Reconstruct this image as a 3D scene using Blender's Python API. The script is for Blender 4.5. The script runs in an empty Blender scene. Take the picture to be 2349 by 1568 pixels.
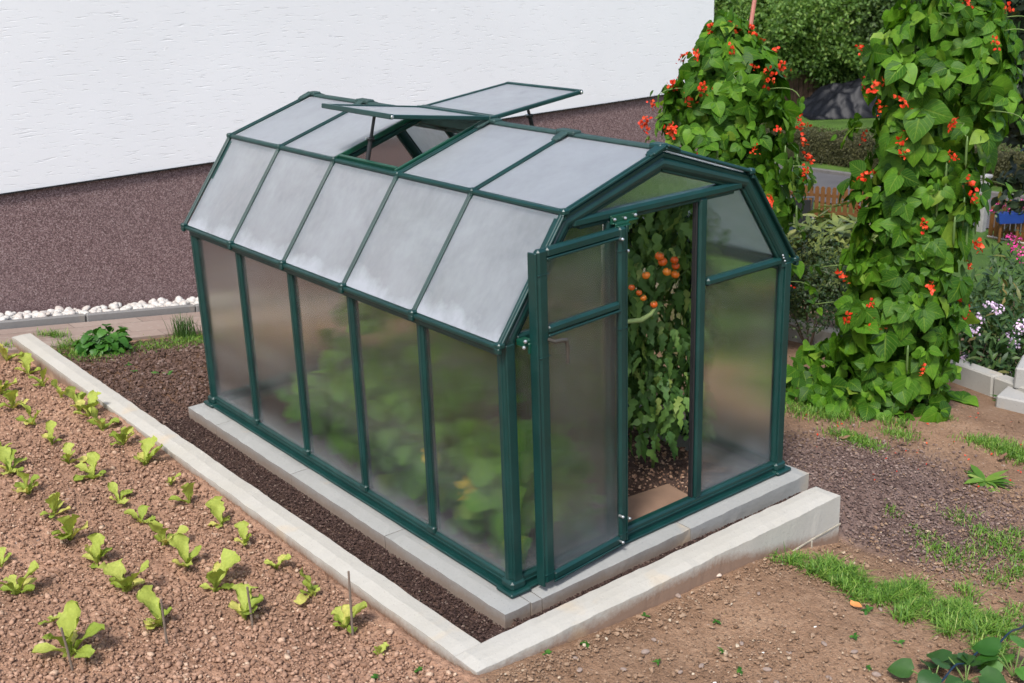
import bpy, math
import numpy as np
from mathutils import Matrix

rng = np.random.default_rng(7)
SC = bpy.context.scene
COL = SC.collection
rad = math.radians

# ------------------------------------------------------------------ camera
CAM = np.array([-2.9202, -3.7752, 2.8813])
YAW, PIT, ROL, FPX = .6670, -.3321, -.0352, 2669.95          # focal length in units of a 2349 px wide frame
def cam_basis():
    fw = np.array([math.sin(YAW)*math.cos(PIT), math.cos(YAW)*math.cos(PIT), math.sin(PIT)])
    r = np.array([math.cos(YAW), -math.sin(YAW), 0.]); u = np.cross(r, fw)
    return r*math.cos(ROL)+u*math.sin(ROL), -r*math.sin(ROL)+u*math.cos(ROL), fw
CR, CU, CF = cam_basis()
cd = bpy.data.cameras.new('camera'); cam = bpy.data.objects.new('camera', cd); COL.objects.link(cam)
M = Matrix(((CR[0], CU[0], -CF[0], CAM[0]), (CR[1], CU[1], -CF[1], CAM[1]), (CR[2], CU[2], -CF[2], CAM[2]), (0, 0, 0, 1)))
cam.matrix_world = M
cd.sensor_width = 36; cd.lens = FPX/2349*36; cd.clip_end = 2000; cd.clip_start = .05
cd.dof.use_dof = True; cd.dof.focus_distance = 6.3; cd.dof.aperture_fstop = 4.5
SC.camera = cam

# ------------------------------------------------------------------ world, sun, exposure
SUN_EL, SUN_AZ = rad(54), rad(236)         # compass azimuth from +Y clockwise: from the left and a little in front
w = bpy.data.worlds.new('World'); SC.world = w; w.use_nodes = True
nt = w.node_tree; bg = nt.nodes['Background']
sky = nt.nodes.new('ShaderNodeTexSky'); sky.sky_type = 'NISHITA'; sky.sun_disc = False
sky.sun_elevation = SUN_EL; sky.sun_rotation = SUN_AZ; sky.air_density = 1.0; sky.dust_density = 2.4; sky.ozone_density = 1.0
nt.links.new(sky.outputs[0], bg.inputs[0]); bg.inputs[1].default_value = .15
sl = bpy.data.lights.new('sun', 'SUN'); sl.energy = 2.4; sl.angle = rad(10); sl.color = (1, .98, .955)
so = bpy.data.objects.new('sun', sl); COL.objects.link(so)
sd = np.array([math.sin(SUN_AZ)*math.cos(SUN_EL), math.cos(SUN_AZ)*math.cos(SUN_EL), math.sin(SUN_EL)])
from mathutils import Vector
so.rotation_euler = Vector(-sd).to_track_quat('-Z', 'Y').to_euler()
so.location = (-6, -6, 9)
SC.view_settings.view_transform = 'Standard'; SC.view_settings.look = 'None'
SC.view_settings.exposure = 0.8; SC.view_settings.gamma = 1
SC.render.engine = 'CYCLES'
SC.cycles.use_denoising = True
try: SC.cycles.denoiser = 'OPENIMAGEDENOISE'
except Exception: pass
SC.cycles.max_bounces = 12; SC.cycles.transmission_bounces = 10; SC.cycles.transparent_max_bounces = 12
SC.cycles.diffuse_bounces = 4; SC.cycles.caustics_refractive = True; SC.cycles.caustics_reflective = False
SC.cycles.blur_glossy = 1.0; SC.cycles.sample_clamp_indirect = 6

# ------------------------------------------------------------------ small maths
def trapz(f, x): return float(np.sum((f[1:]+f[:-1])*np.diff(x))/2)
def nrm(v):
    v = np.asarray(v, float); return v/np.maximum(np.linalg.norm(v, axis=-1, keepdims=True), 1e-9)
def sp(t, k=.3): return np.logaddexp(0, np.asarray(t)/k)*k
def ss(a, b, t):
    t = np.clip((np.asarray(t, float)-a)/(b-a), 0, 1); return t*t*(3-2*t)
def hsh(ix, iy, s=0):
    ix = ix.astype(np.int64); iy = iy.astype(np.int64)
    n = (ix*374761393 + iy*668265263 + s*982451653) & 0x7fffffff
    n = ((n ^ (n >> 13))*1274126177) & 0x7fffffff
    return ((n ^ (n >> 16)) & 0xffff)/65535.
def vnoise(x, y, s=0):
    x = np.asarray(x, float); y = np.asarray(y, float)
    ix = np.floor(x); iy = np.floor(y); fx = x-ix; fy = y-iy
    fx = fx*fx*(3-2*fx); fy = fy*fy*(3-2*fy)
    a = hsh(ix, iy, s); b = hsh(ix+1, iy, s); c = hsh(ix, iy+1, s); d = hsh(ix+1, iy+1, s)
    return (a*(1-fx)+b*fx)*(1-fy)+(c*(1-fx)+d*fx)*fy
def fbm(x, y, o=4, s=0):
    t = 0; a = .5
    for i in range(o):
        t = t+a*vnoise(x*2**i+13.7*i, y*2**i-7.1*i, s+i); a *= .5
    return t
def worley(x, y, s=0):
    ix = np.floor(x); iy = np.floor(y); best = np.full(np.shape(x), 9.)
    for dx in (-1, 0, 1):
        for dy in (-1, 0, 1):
            cx = ix+dx; cy = iy+dy
            px = cx+hsh(cx, cy, s+11); py = cy+hsh(cx, cy, s+23)
            best = np.minimum(best, np.hypot(px-x, py-y))
    return best

# ------------------------------------------------------------------ terrain
def h(x, y):
    x = np.asarray(x, float); y = np.asarray(y, float)
    base = -.05-.13*sp(x-1.6)-.065*sp(x-4)
    fr = np.interp(x, [-.6, -.5, .15, .5, 1.15, 1.43, 1.9, 2.4, 3.2], [.03, .03, -.04, -.062, -.085, -.13, -.25, -.29, -.33])
    fr = np.where(x > 3.2, -.33-.13*(x-3.2)-.065*sp(x-4), fr)
    bf = ss(-.2, -.52, y)*(1-ss(3.0, 5.0, x)); z = base*(1-bf)+fr*bf
    rear = np.where(x < -1.5, .0685, -.134-.135*x)-.065*sp(x-4)
    b = ss(3.0, 5.4, y)*(1-ss(4, 9, x)); z = z*(1-b)+rear*b
    z = z-.04*ss(-.46, -.40, x)*(1-ss(-.13, -.08, x))*(1-ss(3.3, 4.0, y))*ss(-.35, -.28, y)-.03*ss(-.34, -.28, y)*(1-ss(-.13, -.08, y))*ss(-.46, -.4, x)*(1-ss(1.5, 2.1, x))*ss(-.1, -.05, x)
    lb = ss(-.5, -.6, x); zl = .015*(1-ss(3.2, 5.0, y))-.07*ss(3.2, 5.0, y)+.02*ss(.2, -.6, y)
    z = z*(1-lb)+zl*lb*(1-ss(5.1, 5.5, y))+rear*lb*ss(5.1, 5.5, y)
    return np.logaddexp(z*3, -2.62*3)/3
def ray(px, py): return CF+CR*(px-1174.5)/FPX-CU*(py-784)/FPX
def on_z(px, py, z):
    d = ray(px, py); return CAM+d*((z-CAM[2])/d[2])
def on_ground(px, py):
    d = ray(px, py); ts = np.linspace(2, 60, 6000); P = CAM+ts[:, None]*d
    return P[np.argmax(P[:, 2]-h(P[:, 0], P[:, 1]) < 0)]
def at_dist(px, py, dist):                     # point at a given distance along the line of sight
    d = ray(px, py); return CAM+d/np.linalg.norm(d)*dist

# ------------------------------------------------------------------ mesh building
class MB:
    def __init__(s): s.v = []; s.f = []; s.n = 0; s.mi = []; s.uv = {}
    def add(s, V, F, mi=0):
        V = np.asarray(V, float).reshape(-1, 3)
        if len(F) and not isinstance(F, np.ndarray):
            byk = {}
            for f in F: byk.setdefault(len(f), []).append(f)
            groups = [np.array(g) for g in byk.values()]
        else: groups = [F]
        for g in groups:
            if len(g): s.f.append(g+s.n); s.mi.append(np.full(len(g), mi))
        s.v.append(V); s.n += len(V); return s
    def inst(s, V, F, Ms, Ts, mi=0, uv=None):
        V = np.asarray(V, float); F = np.asarray(F); N = len(Ts); k = len(V)
        if uv is not None: s.uv[len(s.v)] = np.tile(uv, (N, 1))
        P = np.einsum('nij,kj->nki', Ms, V)+Ts[:, None, :]
        FF = (F[None]+(np.arange(N)*k)[:, None, None]).reshape(-1, F.shape[1])
        return s.add(P.reshape(-1, 3), FF, mi)
    def box(s, c, size, R=None, bev=0, mi=0):
        c = np.asarray(c, float); a, b, d = np.asarray(size, float)/2
        if bev <= 0:
            V = np.array([[x, y, z] for x in (-a, a) for y in (-b, b) for z in (-d, d)])
            F = np.array([[0, 1, 3, 2], [4, 6, 7, 5], [0, 4, 5, 1], [2, 3, 7, 6], [0, 2, 6, 4], [1, 5, 7, 3]])
            if R is not None: V = V@np.asarray(R).T
            return s.add(V+c, F, mi)
        m = min(bev, a*.9, b*.9, d*.9); V = []; idx = {}
        for sx in (-1, 1):
            for sy in (-1, 1):
                for sz in (-1, 1):
                    for ax in range(3):
                        p = [sx*(a-m), sy*(b-m), sz*(d-m)]; p[ax] = (sx*a, sy*b, sz*d)[ax]
                        idx[(sx, sy, sz, ax)] = len(V); V.append(p)
        V = np.array(V); F = []
        for ax in range(3):
            o = [i for i in range(3) if i != ax]
            for sg in (-1, 1):
                q = []
                for (u, v) in ((-1, -1), (1, -1), (1, 1), (-1, 1)):
                    k = [0, 0, 0]; k[ax] = sg; k[o[0]] = u; k[o[1]] = v; q.append(idx[(*k, ax)])
                F.append(q)
        for ax in range(3):
            o = [i for i in range(3) if i != ax]
            for u in (-1, 1):
                for v in (-1, 1):
                    k0 = [0, 0, 0]; k0[o[0]] = u; k0[o[1]] = v; k1 = list(k0); k0[ax] = -1; k1[ax] = 1
                    F.append([idx[(*k0, o[0])], idx[(*k1, o[0])], idx[(*k1, o[1])], idx[(*k0, o[1])]])
        for sx in (-1, 1):
            for sy in (-1, 1):
                for sz in (-1, 1): F.append([idx[(sx, sy, sz, i)] for i in range(3)])
        cen = np.zeros(3); G = []
        for f in F:
            p = V[f]; nn = np.cross(p[1]-p[0], p[2]-p[0])
            G.append(f if nn@p.mean(0) > 0 else f[::-1])
        if R is not None: V = V@np.asarray(R).T
        return s.add(V+c, G, mi)
    def bar(s, p0, p1, wdt, hgt, up=(0, 0, 1), bev=.004, ext=0, mi=0):       # box beam from p0 to p1; hgt is along up
        p0 = np.asarray(p0, float); p1 = np.asarray(p1, float); d = nrm(p1-p0); p0 = p0-d*ext; p1 = p1+d*ext
        sd_ = nrm(np.cross(d, up)); u = np.cross(sd_, d)
        R = np.stack([d, sd_, u], 1)
        return s.box((p0+p1)/2, (np.linalg.norm(p1-p0), wdt, hgt), R, bev, mi)
    def tube(s, pts, r, n=8, cap=True, mi=0):
        pts = np.asarray(pts, float); K = len(pts); r = np.broadcast_to(np.asarray(r, float), (K,))
        T = np.gradient(pts, axis=0); T = nrm(T)
        ref = np.array([0, 0, 1.]) if abs(T[0][2]) < .9 else np.array([1., 0, 0])
        a = np.linspace(0, 2*math.pi, n, endpoint=False); V = []
        U = nrm(np.cross(T[0], ref))
        for i in range(K):
            U = nrm(U-(U@T[i])*T[i]); W_ = np.cross(T[i], U)
            V.append(pts[i]+r[i]*(np.cos(a)[:, None]*U+np.sin(a)[:, None]*W_))
        F = []
        for i in range(K-1):
            for j in range(n): F.append([i*n+j, i*n+(j+1) % n, (i+1)*n+(j+1) % n, (i+1)*n+j])
        if cap: F.append(list(range(n))[::-1]); F.append([(K-1)*n+j for j in range(n)])
        return s.add(np.concatenate(V), F, mi)
    def prism(s, poly, ax0, ax1, org, depth, mi=0):                            # polygon in (ax0, ax1), extruded
        poly = np.asarray(poly, float); ax0 = np.asarray(ax0, float); ax1 = np.asarray(ax1, float)
        nn = np.cross(ax0, ax1); k = len(poly)
        A = np.asarray(org)+poly[:, :1]*ax0+poly[:, 1:]*ax1; B = A+nn*depth
        F = [list(range(k))[::-1], [k+i for i in range(k)]]+[[i, (i+1) % k, k+(i+1) % k, k+i] for i in range(k)]
        return s.add(np.concatenate([A, B]), F, mi)
    def slab(s, quad, t, mi=0):                                                # planar polygon given thickness t
        q = np.asarray(quad, float); nn = nrm(np.cross(q[1]-q[0], q[2]-q[0])); k = len(q)
        F = [list(range(k))[::-1], [k+i for i in range(k)]]+[[i, (i+1) % k, k+(i+1) % k, k+i] for i in range(k)]
        return s.add(np.concatenate([q-nn*t/2, q+nn*t/2]), F, mi)
    def sphere(s, c, r, nu=10, nv=7, sc=(1, 1, 1), mi=0):
        V = [[0, 0, 1]]; 
        for i in range(1, nv):
            p = math.pi*i/nv
            for j in range(nu): q = 2*math.pi*j/nu; V.append([math.sin(p)*math.cos(q), math.sin(p)*math.sin(q), math.cos(p)])
        V.append([0, 0, -1]); F = []
        for j in range(nu): F.append([0, 1+j, 1+(j+1) % nu])
        for i in range(nv-2):
            for j in range(nu): a = 1+i*nu; F.append([a+j, a+nu+j, a+nu+(j+1) % nu, a+(j+1) % nu])
        a = 1+(nv-2)*nu; e = len(V)-1
        for j in range(nu): F.append([e, a+(j+1) % nu, a+j])
        return s.add(np.array(V)*r*np.array(sc)+np.asarray(c), F, mi)
    def mesh(s, name, mats, smooth=False):
        me = bpy.data.meshes.new(name)
        V = np.concatenate(s.v).astype(np.float32)
        tot = np.concatenate([np.full(len(g), g.shape[1]) for g in s.f]).astype(np.int32)
        lv = np.concatenate([g.ravel() for g in s.f]).astype(np.int32)
        st = np.concatenate([[0], np.cumsum(tot)[:-1]]).astype(np.int32)
        me.vertices.add(len(V)); me.vertices.foreach_set('co', V.ravel())
        me.loops.add(len(lv)); me.loops.foreach_set('vertex_index', lv)
        me.polygons.add(len(tot)); me.polygons.foreach_set('loop_start', st)
        try: me.polygons.foreach_set('loop_total', tot)
        except Exception: pass
        if not isinstance(mats, (list, tuple)): mats = [mats]
        for m in mats: me.materials.append(m)
        me.polygons.foreach_set('material_index', np.concatenate(s.mi).astype(np.int32))
        me.polygons.foreach_set('use_smooth', np.full(len(tot), smooth, dtype=bool))
        me.update(calc_edges=True); me.validate()
        if s.uv:
            a = me.attributes.new('leafuv', 'FLOAT_VECTOR', 'POINT')
            a.data.foreach_set('vector', np.concatenate([s.uv.get(i, np.tile([.5, .5, 0.], (len(v), 1))) for i, v in enumerate(s.v)]).astype(np.float32).ravel())
        return me
    def build(s, name, mats, parent=None, smooth=False, at=None, loc=None):
        if at is not None:
            s.v = [v-np.asarray(at) for v in s.v]
        o = bpy.data.objects.new(name, s.mesh(name, mats, smooth)); COL.objects.link(o)
        if parent is not None: o.parent = parent
        if at is not None: o.location = at
        if loc is not None: o.location = loc
        return o
def tag(o, label=None, cat=None, group=None, kind=None):
    if label: o['label'] = label
    if cat: o['category'] = cat
    if group: o['group'] = group
    if kind: o['kind'] = kind
    return o
def thing(name, label, cat, loc=(0, 0, 0), group=None, rz=0):
    o = bpy.data.objects.new(name, None); COL.objects.link(o); o.location = tuple(float(c) for c in loc); o.rotation_euler = (0, 0, rz)
    o.empty_display_size = .1
    return tag(o, label, cat, group)
def copy_tree(o, parent=None):
    c = o.copy(); COL.objects.link(c); c.parent = parent
    for ch in o.children: copy_tree(ch, c)
    return c

# ------------------------------------------------------------------ materials
class NT:
    def __init__(s, name):
        s.m = bpy.data.materials.new(name); s.m.use_nodes = True; s.t = s.m.node_tree
        s.t.nodes.clear(); s.out = s.n('ShaderNodeOutputMaterial')
    def n(s, t, **kw):
        nd = s.t.nodes.new(t)
        for k, v in kw.items(): setattr(nd, k, v)
        return nd
    def l(s, a, b): s.t.links.new(a, b)
    def set(s, sock, v):
        if isinstance(v, bpy.types.NodeSocket): s.l(v, sock)
        else: sock.default_value = v
    def co(s, kind='Object'): return s.n('ShaderNodeTexCoord').outputs[kind]
    def mapv(s, v, sc=(1, 1, 1), rot=(0, 0, 0)):
        m = s.n('ShaderNodeMapping'); s.l(v, m.inputs[0]); m.inputs['Scale'].default_value = sc; m.inputs['Rotation'].default_value = rot; return m.outputs[0]
    def noise(s, v, scale=5, det=4, rough=.55, dist=0):
        n = s.n('ShaderNodeTexNoise'); s.l(v, n.inputs['Vector']); n.inputs['Scale'].default_value = scale
        n.inputs['Detail'].default_value = det; n.inputs['Roughness'].default_value = rough; n.inputs['Distortion'].default_value = dist; return n.outputs['Fac']
    def voro(s, v, scale=5, feat='F1', out='Distance'):
        n = s.n('ShaderNodeTexVoronoi'); n.feature = feat; s.l(v, n.inputs['Vector']); n.inputs['Scale'].default_value = scale; return n.outputs[out]
    def ramp(s, f, stops, interp='LINEAR'):
        r = s.n('ShaderNodeValToRGB'); s.l(f, r.inputs[0]); e = r.color_ramp; e.interpolation = interp
        while len(e.elements) < len(stops): e.elements.new(.5)
        for el, (p, c) in zip(e.elements, stops):
            el.position = p; el.color = (c, c, c, 1) if isinstance(c, (int, float)) else (*c, 1)
        return r.outputs[0]
    def mix(s, f, a, b, mode='MIX'):
        m = s.n('ShaderNodeMix', data_type='RGBA', blend_type=mode)
        s.set(m.inputs[0], f)
        for i, v in ((6, a), (7, b)):
            s.set(m.inputs[i], v if isinstance(v, bpy.types.NodeSocket) else (*v, 1))
        return m.outputs[2]
    def math(s, op, a, b=0., cl=False):
        m = s.n('ShaderNodeMath', operation=op, use_clamp=cl); s.set(m.inputs[0], a); s.set(m.inputs[1], b); return m.outputs[0]
    def isl(s): return s.n('ShaderNodeNewGeometry').outputs['Random Per Island']
    def attr(s, name):
        a = s.n('ShaderNodeAttribute'); a.attribute_name = name; return a
    def bump(s, hgt, st=.3, dist=.01, nrm_=None):
        b = s.n('ShaderNodeBump'); b.inputs['Strength'].default_value = st; b.inputs['Distance'].default_value = dist
        s.l(hgt, b.inputs['Height'])
        if nrm_ is not None: s.l(nrm_, b.inputs['Normal'])
        return b.outputs[0]
    def pbr(s, col, rough=.6, spec=.5, normal=None, metal=0, trans=0, ior=None):
        p = s.n('ShaderNodeBsdfPrincipled')
        s.set(p.inputs['Base Color'], col if isinstance(col, bpy.types.NodeSocket) else (*col, 1))
        s.set(p.inputs['Roughness'], rough); p.inputs['Specular IOR Level'].default_value = spec; p.inputs['Metallic'].default_value = metal
        p.inputs['Transmission Weight'].default_value = trans
        if ior: p.inputs['IOR'].default_value = ior
        if normal is not None: s.l(normal, p.inputs['Normal'])
        return p.outputs[0]
    def mixs(s, f, a, b):
        m = s.n('ShaderNodeMixShader'); s.set(m.inputs[0], f); s.l(a, m.inputs[1]); s.l(b, m.inputs[2]); return m.outputs[0]
    def done(s, sh): s.l(sh, s.out.inputs[0]); return s.m

def leaf_mat(name, stops, rough=.45, tr=.3, trcol=None, spec=.4, nsc=25, vein=0.):
    t = NT(name); r = t.isl(); c = t.ramp(r, stops)
    if vein:
        sx = t.n('ShaderNodeSeparateXYZ'); t.l(t.attr('leafuv').outputs['Vector'], sx.inputs[0]); au = t.math('ABSOLUTE', sx.outputs[0])
        mid = t.ramp(au, [(.02, 1.), (.09, 0.)]); fr_ = t.math('PINGPONG', t.math('SUBTRACT', t.math('MULTIPLY', sx.outputs[1], 6.5), t.math('MULTIPLY', au, 2.4)), .5)
        vn = t.math('MAXIMUM', mid, t.ramp(fr_, [(.02, .8), (.11, 0.)])); vn = t.math('MULTIPLY', vn, sx.outputs[2])
        c = t.mix(t.math('MULTIPLY', vn, vein), c, (stops[-1][1][0]*1.1+.015, stops[-1][1][1]*1.1+.025, stops[-1][1][2]*1.1))
    nz = t.noise(t.co(), nsc, 3); c = t.mix(t.ramp(nz, [(.3, 0.), (.7, .35)]), c, tuple(.7*v for v in stops[0][1]))
    p = t.pbr(c, rough, spec, t.bump(t.math('SUBTRACT', nz, t.math('MULTIPLY', vn, .5)) if vein else nz, .35 if vein else .25, .006))
    tl = t.n('ShaderNodeBsdfTranslucent'); t.l(t.mix(1, c, trcol or (1.5, 1.5, .7), 'MULTIPLY'), tl.inputs[0])
    return t.done(t.mixs(tr, p, tl.outputs[0]))
def plain(name, col, rough=.6, spec=.4, var=.15, nsc=8, bump=.1, metal=0, dist=.004):
    t = NT(name); v = t.co(); nz = t.noise(v, nsc, 5)
    c = t.mix(t.ramp(nz, [(.3, 0.), (.7, 1.)]), tuple(x*(1-var) for x in col), tuple(min(1, x*(1+var)) for x in col))
    return t.done(t.pbr(c, rough, spec, t.bump(t.noise(v, nsc*9, 4), bump, dist), metal))

m_green = (lambda t: t.done(t.pbr(t.mix(t.ramp(t.noise(t.co(), 6, 4), [(.35, 0.), (.7, 1.)]), (.0018, .025, .0215), (.003, .036, .031)),
           t.ramp(t.noise(t.co(), 14, 3), [(.3, .34), (.7, .5)]), .5, t.bump(t.noise(t.co(), 120, 2), .05, .002))))(NT('green_resin'))
m_green_br = plain('bright_green_metal', (.004, .05, .029), .35, .5, .1, 20, .02)
m_green_gr = plain('weathered_green_resin', (.02, .048, .042), .6, .4, .25, 18, .1)
m_black = plain('black_rubber', (.012, .012, .013), .5, .4)
m_steel = plain('galvanised_steel', (.6, .6, .6), .35, .5, .15, 30, .05, 1)
m_grey_metal = plain('grey_metal', (.10, .09, .075), .45, .5, .2, 20, .1, .7)

def pane_mat(name, axis, haze_lo, haze_hi, rough, white=.62, tint=(.92, .95, .90), seed=0., edge=None):
    t = NT(name); v = t.co()
    nz = t.noise(t.mapv(v, (1.2, 1.2, 1.6)), 1.4+seed, 4, .6, .4)
    fine = t.noise(t.mapv(v, (9, 9, 2.2)), 3, 3)
    sm = t.math('ADD', t.math('MULTIPLY', nz, .8), t.math('MULTIPLY', fine, .2))
    hz = t.ramp(sm, [(.36, haze_lo), (.64, haze_hi)])
    if edge:
        pz = t.n('ShaderNodeSeparateXYZ'); t.l(v, pz.inputs[0]); e_ = t.n('ShaderNodeMapRange')
        t.l(t.math('ADD', pz.outputs[2], t.math('MULTIPLY', t.math('SUBTRACT', t.noise(v, 4.5, 5, .62), .5), .24)), e_.inputs[0])
        for i, q in ((1, edge[0]), (2, edge[1]), (3, edge[2]), (4, 0.)): e_.inputs[i].default_value = q
        hz = t.math('MAXIMUM', hz, e_.outputs[0])
    wv = t.n('ShaderNodeTexWave'); wv.wave_type = 'BANDS'; wv.bands_direction = axis; t.l(v, wv.inputs[0]); wv.inputs['Scale'].default_value = 42
    bm = t.bump(wv.outputs['Fac'], .07, .003)
    gl = t.pbr(tint, rough, .5, bm, 0, 1, 1.33)
    df = t.pbr((white*.96, white*1.0, white*1.08), .5, .3, bm)
    tl = t.n('ShaderNodeBsdfTranslucent'); tl.inputs[0].default_value = (.8, .84, .82, 1)
    hzs = t.mixs(.4, df, tl.outputs[0])
    return t.done(t.mixs(hz, gl, hzs))
m_pane_y = pane_mat('wall_polycarbonate', 'Y', .02, .075, .08, .42, edge=(.06, .26, .22))
m_pane_x = pane_mat('gable_polycarbonate', 'X', .015, .07, .085, .4, edge=(.06, .3, .28))
m_pane_rear = pane_mat('dimmed_rear_polycarbonate', 'X', .02, .08, .12, .3, tint=(.72, .72, .68))  # tint darkened to dim the bright wall and path seen through
m_pane_roof = pane_mat('roof_polycarbonate', 'Y', .38, .54, .2, .50, seed=.3, edge=(1.235, 1.40, .80))
m_pane_top = pane_mat('top_roof_polycarbonate', 'Y', .54, .64, .2, .44, seed=.8)

# ground: weights come from the zone attribute (r lettuce bed, g gravel, b lawn)
def soil_cols(t, v, lo, mid, hi, sc=1.):
    a = t.noise(v, 3*sc, 5, .6); b = t.noise(v, 40*sc, 4, .65)
    k = t.math('ADD', t.math('MULTIPLY', a, .5), t.math('MULTIPLY', b, .5))
    return t.ramp(k, [(.32, lo), (.5, mid), (.68, hi)])
def ground_mat():
    t = NT('garden_ground'); v = t.co(); z = t.attr('zone'); sx = t.n('ShaderNodeSeparateColor'); t.l(z.outputs['Color'], sx.inputs[0])
    bed = soil_cols(t, v, (0.187, 0.104, 0.0632), (0.321, 0.186, 0.119), (0.444, 0.272, 0.178))
    frt = soil_cols(t, v, (0.16, 0.0922, 0.0528), (0.254, 0.153, 0.092), (0.339, 0.222, 0.141))
    grv = soil_cols(t, v, (0.0857, 0.0539, 0.0442), (0.151, 0.1, 0.0818), (0.236, 0.167, 0.137), 1.6)
    lawn = t.ramp(t.math('ADD', t.math('MULTIPLY', t.noise(v, .8, 5), .5), t.math('MULTIPLY', t.noise(v, 30, 4), .5)), [(.3, (.03, .062, .010)), (.5, (.055, .108, .015)), (.7, (.09, .15, .026))])
    c = t.mix(sx.outputs[0], frt, bed); c = t.mix(sx.outputs[1], c, grv); c = t.mix(sx.outputs[2], c, lawn)
    darken = t.ramp(t.noise(v, 1.1, 3), [(.45, 1.), (.62, .78)]); c = t.mix(1, c, darken, 'MULTIPLY'); c = t.mix(z.outputs['Alpha'], c, t.mix(1, c, (.56, .50, .46), 'MULTIPLY'))
    sp_ = t.voro(v, 90); c = t.mix(t.ramp(t.voro(v, 55, out='Color'), [(.93, 0.), (.97, .55)]), c, (.42, .34, .28))
    b = t.bump(t.math('ADD', t.noise(v, 60, 5, .7), t.math('MULTIPLY', sp_, .6)), .7, .012)
    return t.done(t.pbr(c, .9, .2, b))
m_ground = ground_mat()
def chunk_mat(name, stops, rough=.85, sc=60):
    t = NT(name); c = t.ramp(t.isl(), stops); v = t.co(); nz = t.noise(v, sc, 4, .65)
    c = t.mix(t.ramp(nz, [(.35, .35), (.65, 0.)]), c, tuple(.5*x for x in stops[0][1]))
    return t.done(t.pbr(c, rough, .2, t.bump(nz, .6, .006)))
m_clod = chunk_mat('crumbled_soil', [(0, (0.193, 0.108, 0.0677)), (.5, (0.307, 0.18, 0.118)), (.9, (0.401, 0.245, 0.164)), (1, (0.515, 0.372, 0.26))])
m_clod_f = chunk_mat('dry_soil_crumbs', [(0, (0.16, 0.093, 0.0543)), (.5, (0.254, 0.16, 0.0984)), (.93, (0.339, 0.23, 0.151)), (.985, (0.46, 0.356, 0.248)), (1, (0.575, 0.486, 0.359))])
m_gravel = chunk_mat('purple_grey_gravel', [(0, (0.0641, 0.0395, 0.0324)), (.4, (0.133, 0.0872, 0.0724)), (.8, (0.202, 0.14, 0.118)), (1, (0.306, 0.23, 0.187))])
m_gravel_d = chunk_mat('dark_gravel', [(0, (0.0238, 0.013, 0.0106)), (.5, (0.0527, 0.031, 0.0251)), (.93, (0.0935, 0.0576, 0.0462)), (1, (0.212, 0.158, 0.125))])  # darker gravel colours for the gap between wall and slabs
m_clod_d = chunk_mat('dark_soil_clods', [(0, (.05, .028, .02)), (.5, (.105, .063, .046)), (.92, (.16, .10, .078)), (1, (.24, .18, .15))])  # darker soil colours for the clods behind the glasshouse
def white_conc(name, base, dirty, stain, zlo, zhi, bed=0.):
    t = NT(name); v = t.co(); a = t.noise(v, 2.2, 5, .6); b = t.noise(v, 55, 5, .7)
    c = t.mix(t.ramp(a, [(.35, 0.), (.7, .55)]), base, dirty)
    c = t.mix(t.ramp(b, [(.52, 0.), (.72, .35)]), c, tuple(.75*x for x in base))
    wz = t.n('ShaderNodeSeparateXYZ'); g = t.n('ShaderNodeNewGeometry'); nz = t.n('ShaderNodeSeparateXYZ'); t.l(g.outputs['Normal'], nz.inputs[0]); t.l(g.outputs['Position'], wz.inputs[0])
    side = t.ramp(nz.outputs[2], [(.2, 1.), (.75, 0.)])
    fall = t.math('MULTIPLY', t.math('MULTIPLY', t.math('SUBTRACT', wz.outputs[0], .9), .9, True), .22)
    up = t.n('ShaderNodeMapRange'); t.l(t.math('ADD', t.math('ADD', wz.outputs[2], fall), t.math('ADD', t.math('MULTIPLY', t.noise(v, 5, 4, .65), .06), t.math('MULTIPLY', t.noise(v, 45, 4, .7), .06))), up.inputs[0])
    for i, q in ((1, zlo), (2, zhi), (3, 1.), (4, 0.)): up.inputs[i].default_value = q
    c = t.mix(t.math('MULTIPLY', side, up.outputs[0]), c, stain)
    c = t.mix(t.ramp(t.voro(v, 38), [(.04, .75), (.1, 0.)]), c, tuple(.35*x for x in base))
    rust = t.ramp(t.noise(v, 3.1, 3), [(.64, 0.), (.76, .35)]); c = t.mix(rust, c, (.5, .36, .2))
    return t.done(t.pbr(c, .85, .25, t.bump(t.math('ADD', b, t.noise(v, 14, 4)), .35, .006)))
m_curb = white_conc('whitish_concrete', (.405, .385, .34), (.36, .335, .28), (.225, .148, .103), .045, .10)
m_slab = white_conc('grey_concrete', (.285, .285, .27), (.24, .238, .215), (.205, .16, .125), .0, .085)
m_kerb_stone = white_conc('pale_kerb_stone', (.36, .345, .31), (.30, .285, .245), (.2, .15, .11), -9, -8)
m_grey_conc = white_conc('rough_grey_concrete', (.33, .32, .3), (.28, .27, .245), (.2, .17, .14), -9, -8)

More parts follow.
